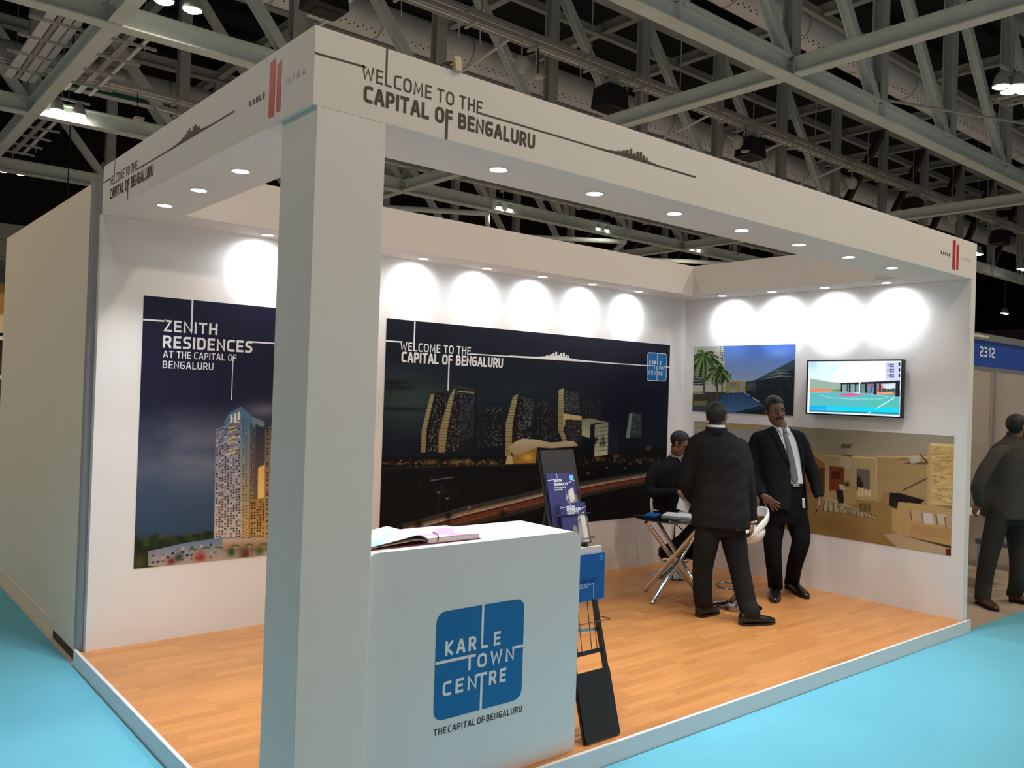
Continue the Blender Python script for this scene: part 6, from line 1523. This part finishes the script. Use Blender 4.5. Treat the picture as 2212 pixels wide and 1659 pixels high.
lm = lambda x, y: float((M_(x, y) - rows[len(rows) // 2][0]) @ L)
p3, S3 = suit_person('seated man in a black suit with a purple lanyard reading papers', B, L, F, CR, rows, arms, legs, hd, [(ft1 - F * .07, ft1 + F * .19), (ft2 - F * .07, ft2 + F * .19)], dict(jacket=M_NAVY, shirt=M_SHIRT, trousers=M_NAVYP, shoe=M_LEATH), P, M_SKIN2, hands=hands, trouser_rows=trows, voxel=.0095,
    jacket_open=([(1.0, -.006), (1.13, -.03), (1.30, -.065)], [(1.0, .006), (1.13, .03), (1.30, .065)], 1.0, 1.32))
nb = rows[-1][0]; zz = nb[2]
collar('shirt_collar', nb, L, F, .060, .062, -.02, .034, M_SHIRT, p3, .006, drop=.03)
S3['shirt'].strip([(zz - .015, -.016, .016), (zz - .06, -.012, .012), (zz - .28, -.028, .028)], .008, M_DTIE, 'tie', p3, th=.005)
for s in (-1, 1): S3['jacket'].strip([(zz + .0, s * .062 - .009, s * .062 + .009), (zz - .16, s * .035 - .009, s * .035 + .009), (zz - .30, s * .006 - .009, s * .006 + .009)], .012, mat('purple_ribbon', (0.10, 0.06, 0.42), 0.5), 'lanyard', p3, th=.003, nl=3)
pp = thing('paper_sheet', 'white paper held by the seated man', 'paper', tuple(M_(290, 720, -.33)))
c_ = M_(292, 728, -.36); MB().obox(c_, RTV * .055 - UP * .02, UP * .07 + RTV * .03 + FWV * .05, FWV * .0008).build('sheet', mat('white_paper', (0.78, 0.76, 0.74), 0.6), pp)

# ---------------------------------------------------------------- man in the neighbouring stand
CP = (0.0, 0.0, 1.0); B = onz(2150, 1305, 0.006); M_, G_ = framer(B, CP); L, F = turned(78)
rows = [span(M_, 1118, 2124, 2240, .215), span(M_, 1085, 2127, 2240, .205), span(M_, 1050, 2132, 2240, .195), span(M_, 1015, 2132, 2246, .20), span(M_, 985, 2138, 2246, .19), span(M_, 966, 2150, 2236, .17), span(M_, 952, 2164, 2220, .10), span(M_, 941, 2174, 2208, .062)]
rows = [(c, b, a) for c, a, b in rows]            # seen from the side: width along the sight line
hl, tl, h2, t2 = G_(2112, 1303, .006), G_(2154, 1322, .006), G_(2180, 1299, .006), G_(2226, 1307, .006)
aL, aR = hl * .74 + tl * .26 + UP * .085, h2 * .74 + t2 * .26 + UP * .085
legs = [([M_(2160, 1100, -.09), M_(2148, 1150, -.09), M_(2135, 1205, -.08), M_(2126, 1255, -.05), aL + UP * .01], [.100, .094, .080, .072, .070]), ([M_(2190, 1100, .08), M_(2196, 1150, .08), M_(2200, 1205, .05), M_(2198, 1255, .02), aR + UP * .01], [.100, .094, .080, .072, .070])]
w1_, w2_ = M_(2116, 1088, -.06), M_(2118, 1088, .10)
arms = [([M_(2156, 974, -.17), M_(2132, 1010, -.19), M_(2113, 1048, -.19), M_(2112, 1070, -.13), w1_], [.070, .066, .058, .050, .043], None), ([M_(2170, 974, .16), M_(2150, 1012, .20), M_(2126, 1050, .2), M_(2118, 1072, .15), w2_], [.070, .064, .056, .049, .043], None)]
hd = head_parts(M_(2209, 950, -.01), unit(RTV * .95 + FWV * .35), UP, 1.0)
hands = [hand(w1_, -UP * .8 + FWV * .4 - RTV * .3, -RTV, 1, .05, .4, .95), hand(w2_, -UP * .7 - FWV * .6, -RTV, -1, .05, .4, .95)]
trows = [span(M_, 1130, 2140, 2214, .16), span(M_, 1105, 2134, 2222, .165), span(M_, 1060, 2140, 2226, .16)]; trows = [(c, b, a) for c, a, b in trows]
p4, S4 = suit_person('bearded man in a grey suit with hands behind his back', B, L, F, CP, rows, arms, legs, hd, [(hl, tl), (h2, t2)], dict(jacket=M_GREYS, shirt=M_DSHIRT, trousers=mat('grey_trouser', (0.045, 0.044, 0.042), noise=0.1, nscale=40, **SUITBUMP), shoe=M_BRLEA), 0.006, M_SKIN2, hands=hands, trouser_rows=trows, voxel=.0095,
    jacket_open=([(.95, -.02), (1.15, -.05), (1.60, -.07)], [(.95, .02), (1.15, .05), (1.60, .07)], .9, 1.62))
collar('shirt_collar', rows[-1][0], L, F, .062, .064, -.03, .036, M_DSHIRT, p4, .007, drop=.03)
ov, oM, os_ = hd[1], hd[2], hd[3]; at_ = lambda c: ov + oM @ (np.array(c) * os_)
bd = MB()
for s in (-1, 1): bd.tube([at_((s * .072, .012, .075)), at_((s * .060, .045, .038)), at_((s * .030, .078, .018)), at_((0, .086, .012))], [.010, .013, .014, .014], 10)
bd.tube([at_((-.03, .085, .058)), at_((0, .099, .066)), at_((.03, .085, .058))], [.005, .008, .005], 8)
vb, fb_ = remesh(bd, .004, 2); skin('beard', vb, fb_, M_HAIR, p4)
z4 = rows[-1][0][2]
for s in (-1, 1): S4['shirt'].strip([(z4 - .03, s * .06 - .009, s * .06 + .009), (z4 - .25, s * .03 - .009, s * .03 + .009), (z4 - .42, s * .004 - .009, s * .004 + .009)], .014, mat('white_ribbon', (0.5, 0.42, 0.44), 0.5), 'lanyard', p4, th=.003, nl=3)
S4['shirt'].strip([(z4 - .42, -.045, .045), (z4 - .55, -.045, .045)], .022, mat('badge_card', (0.55, 0.55, 0.60), 0.4), 'name_badge', p4, th=.004)
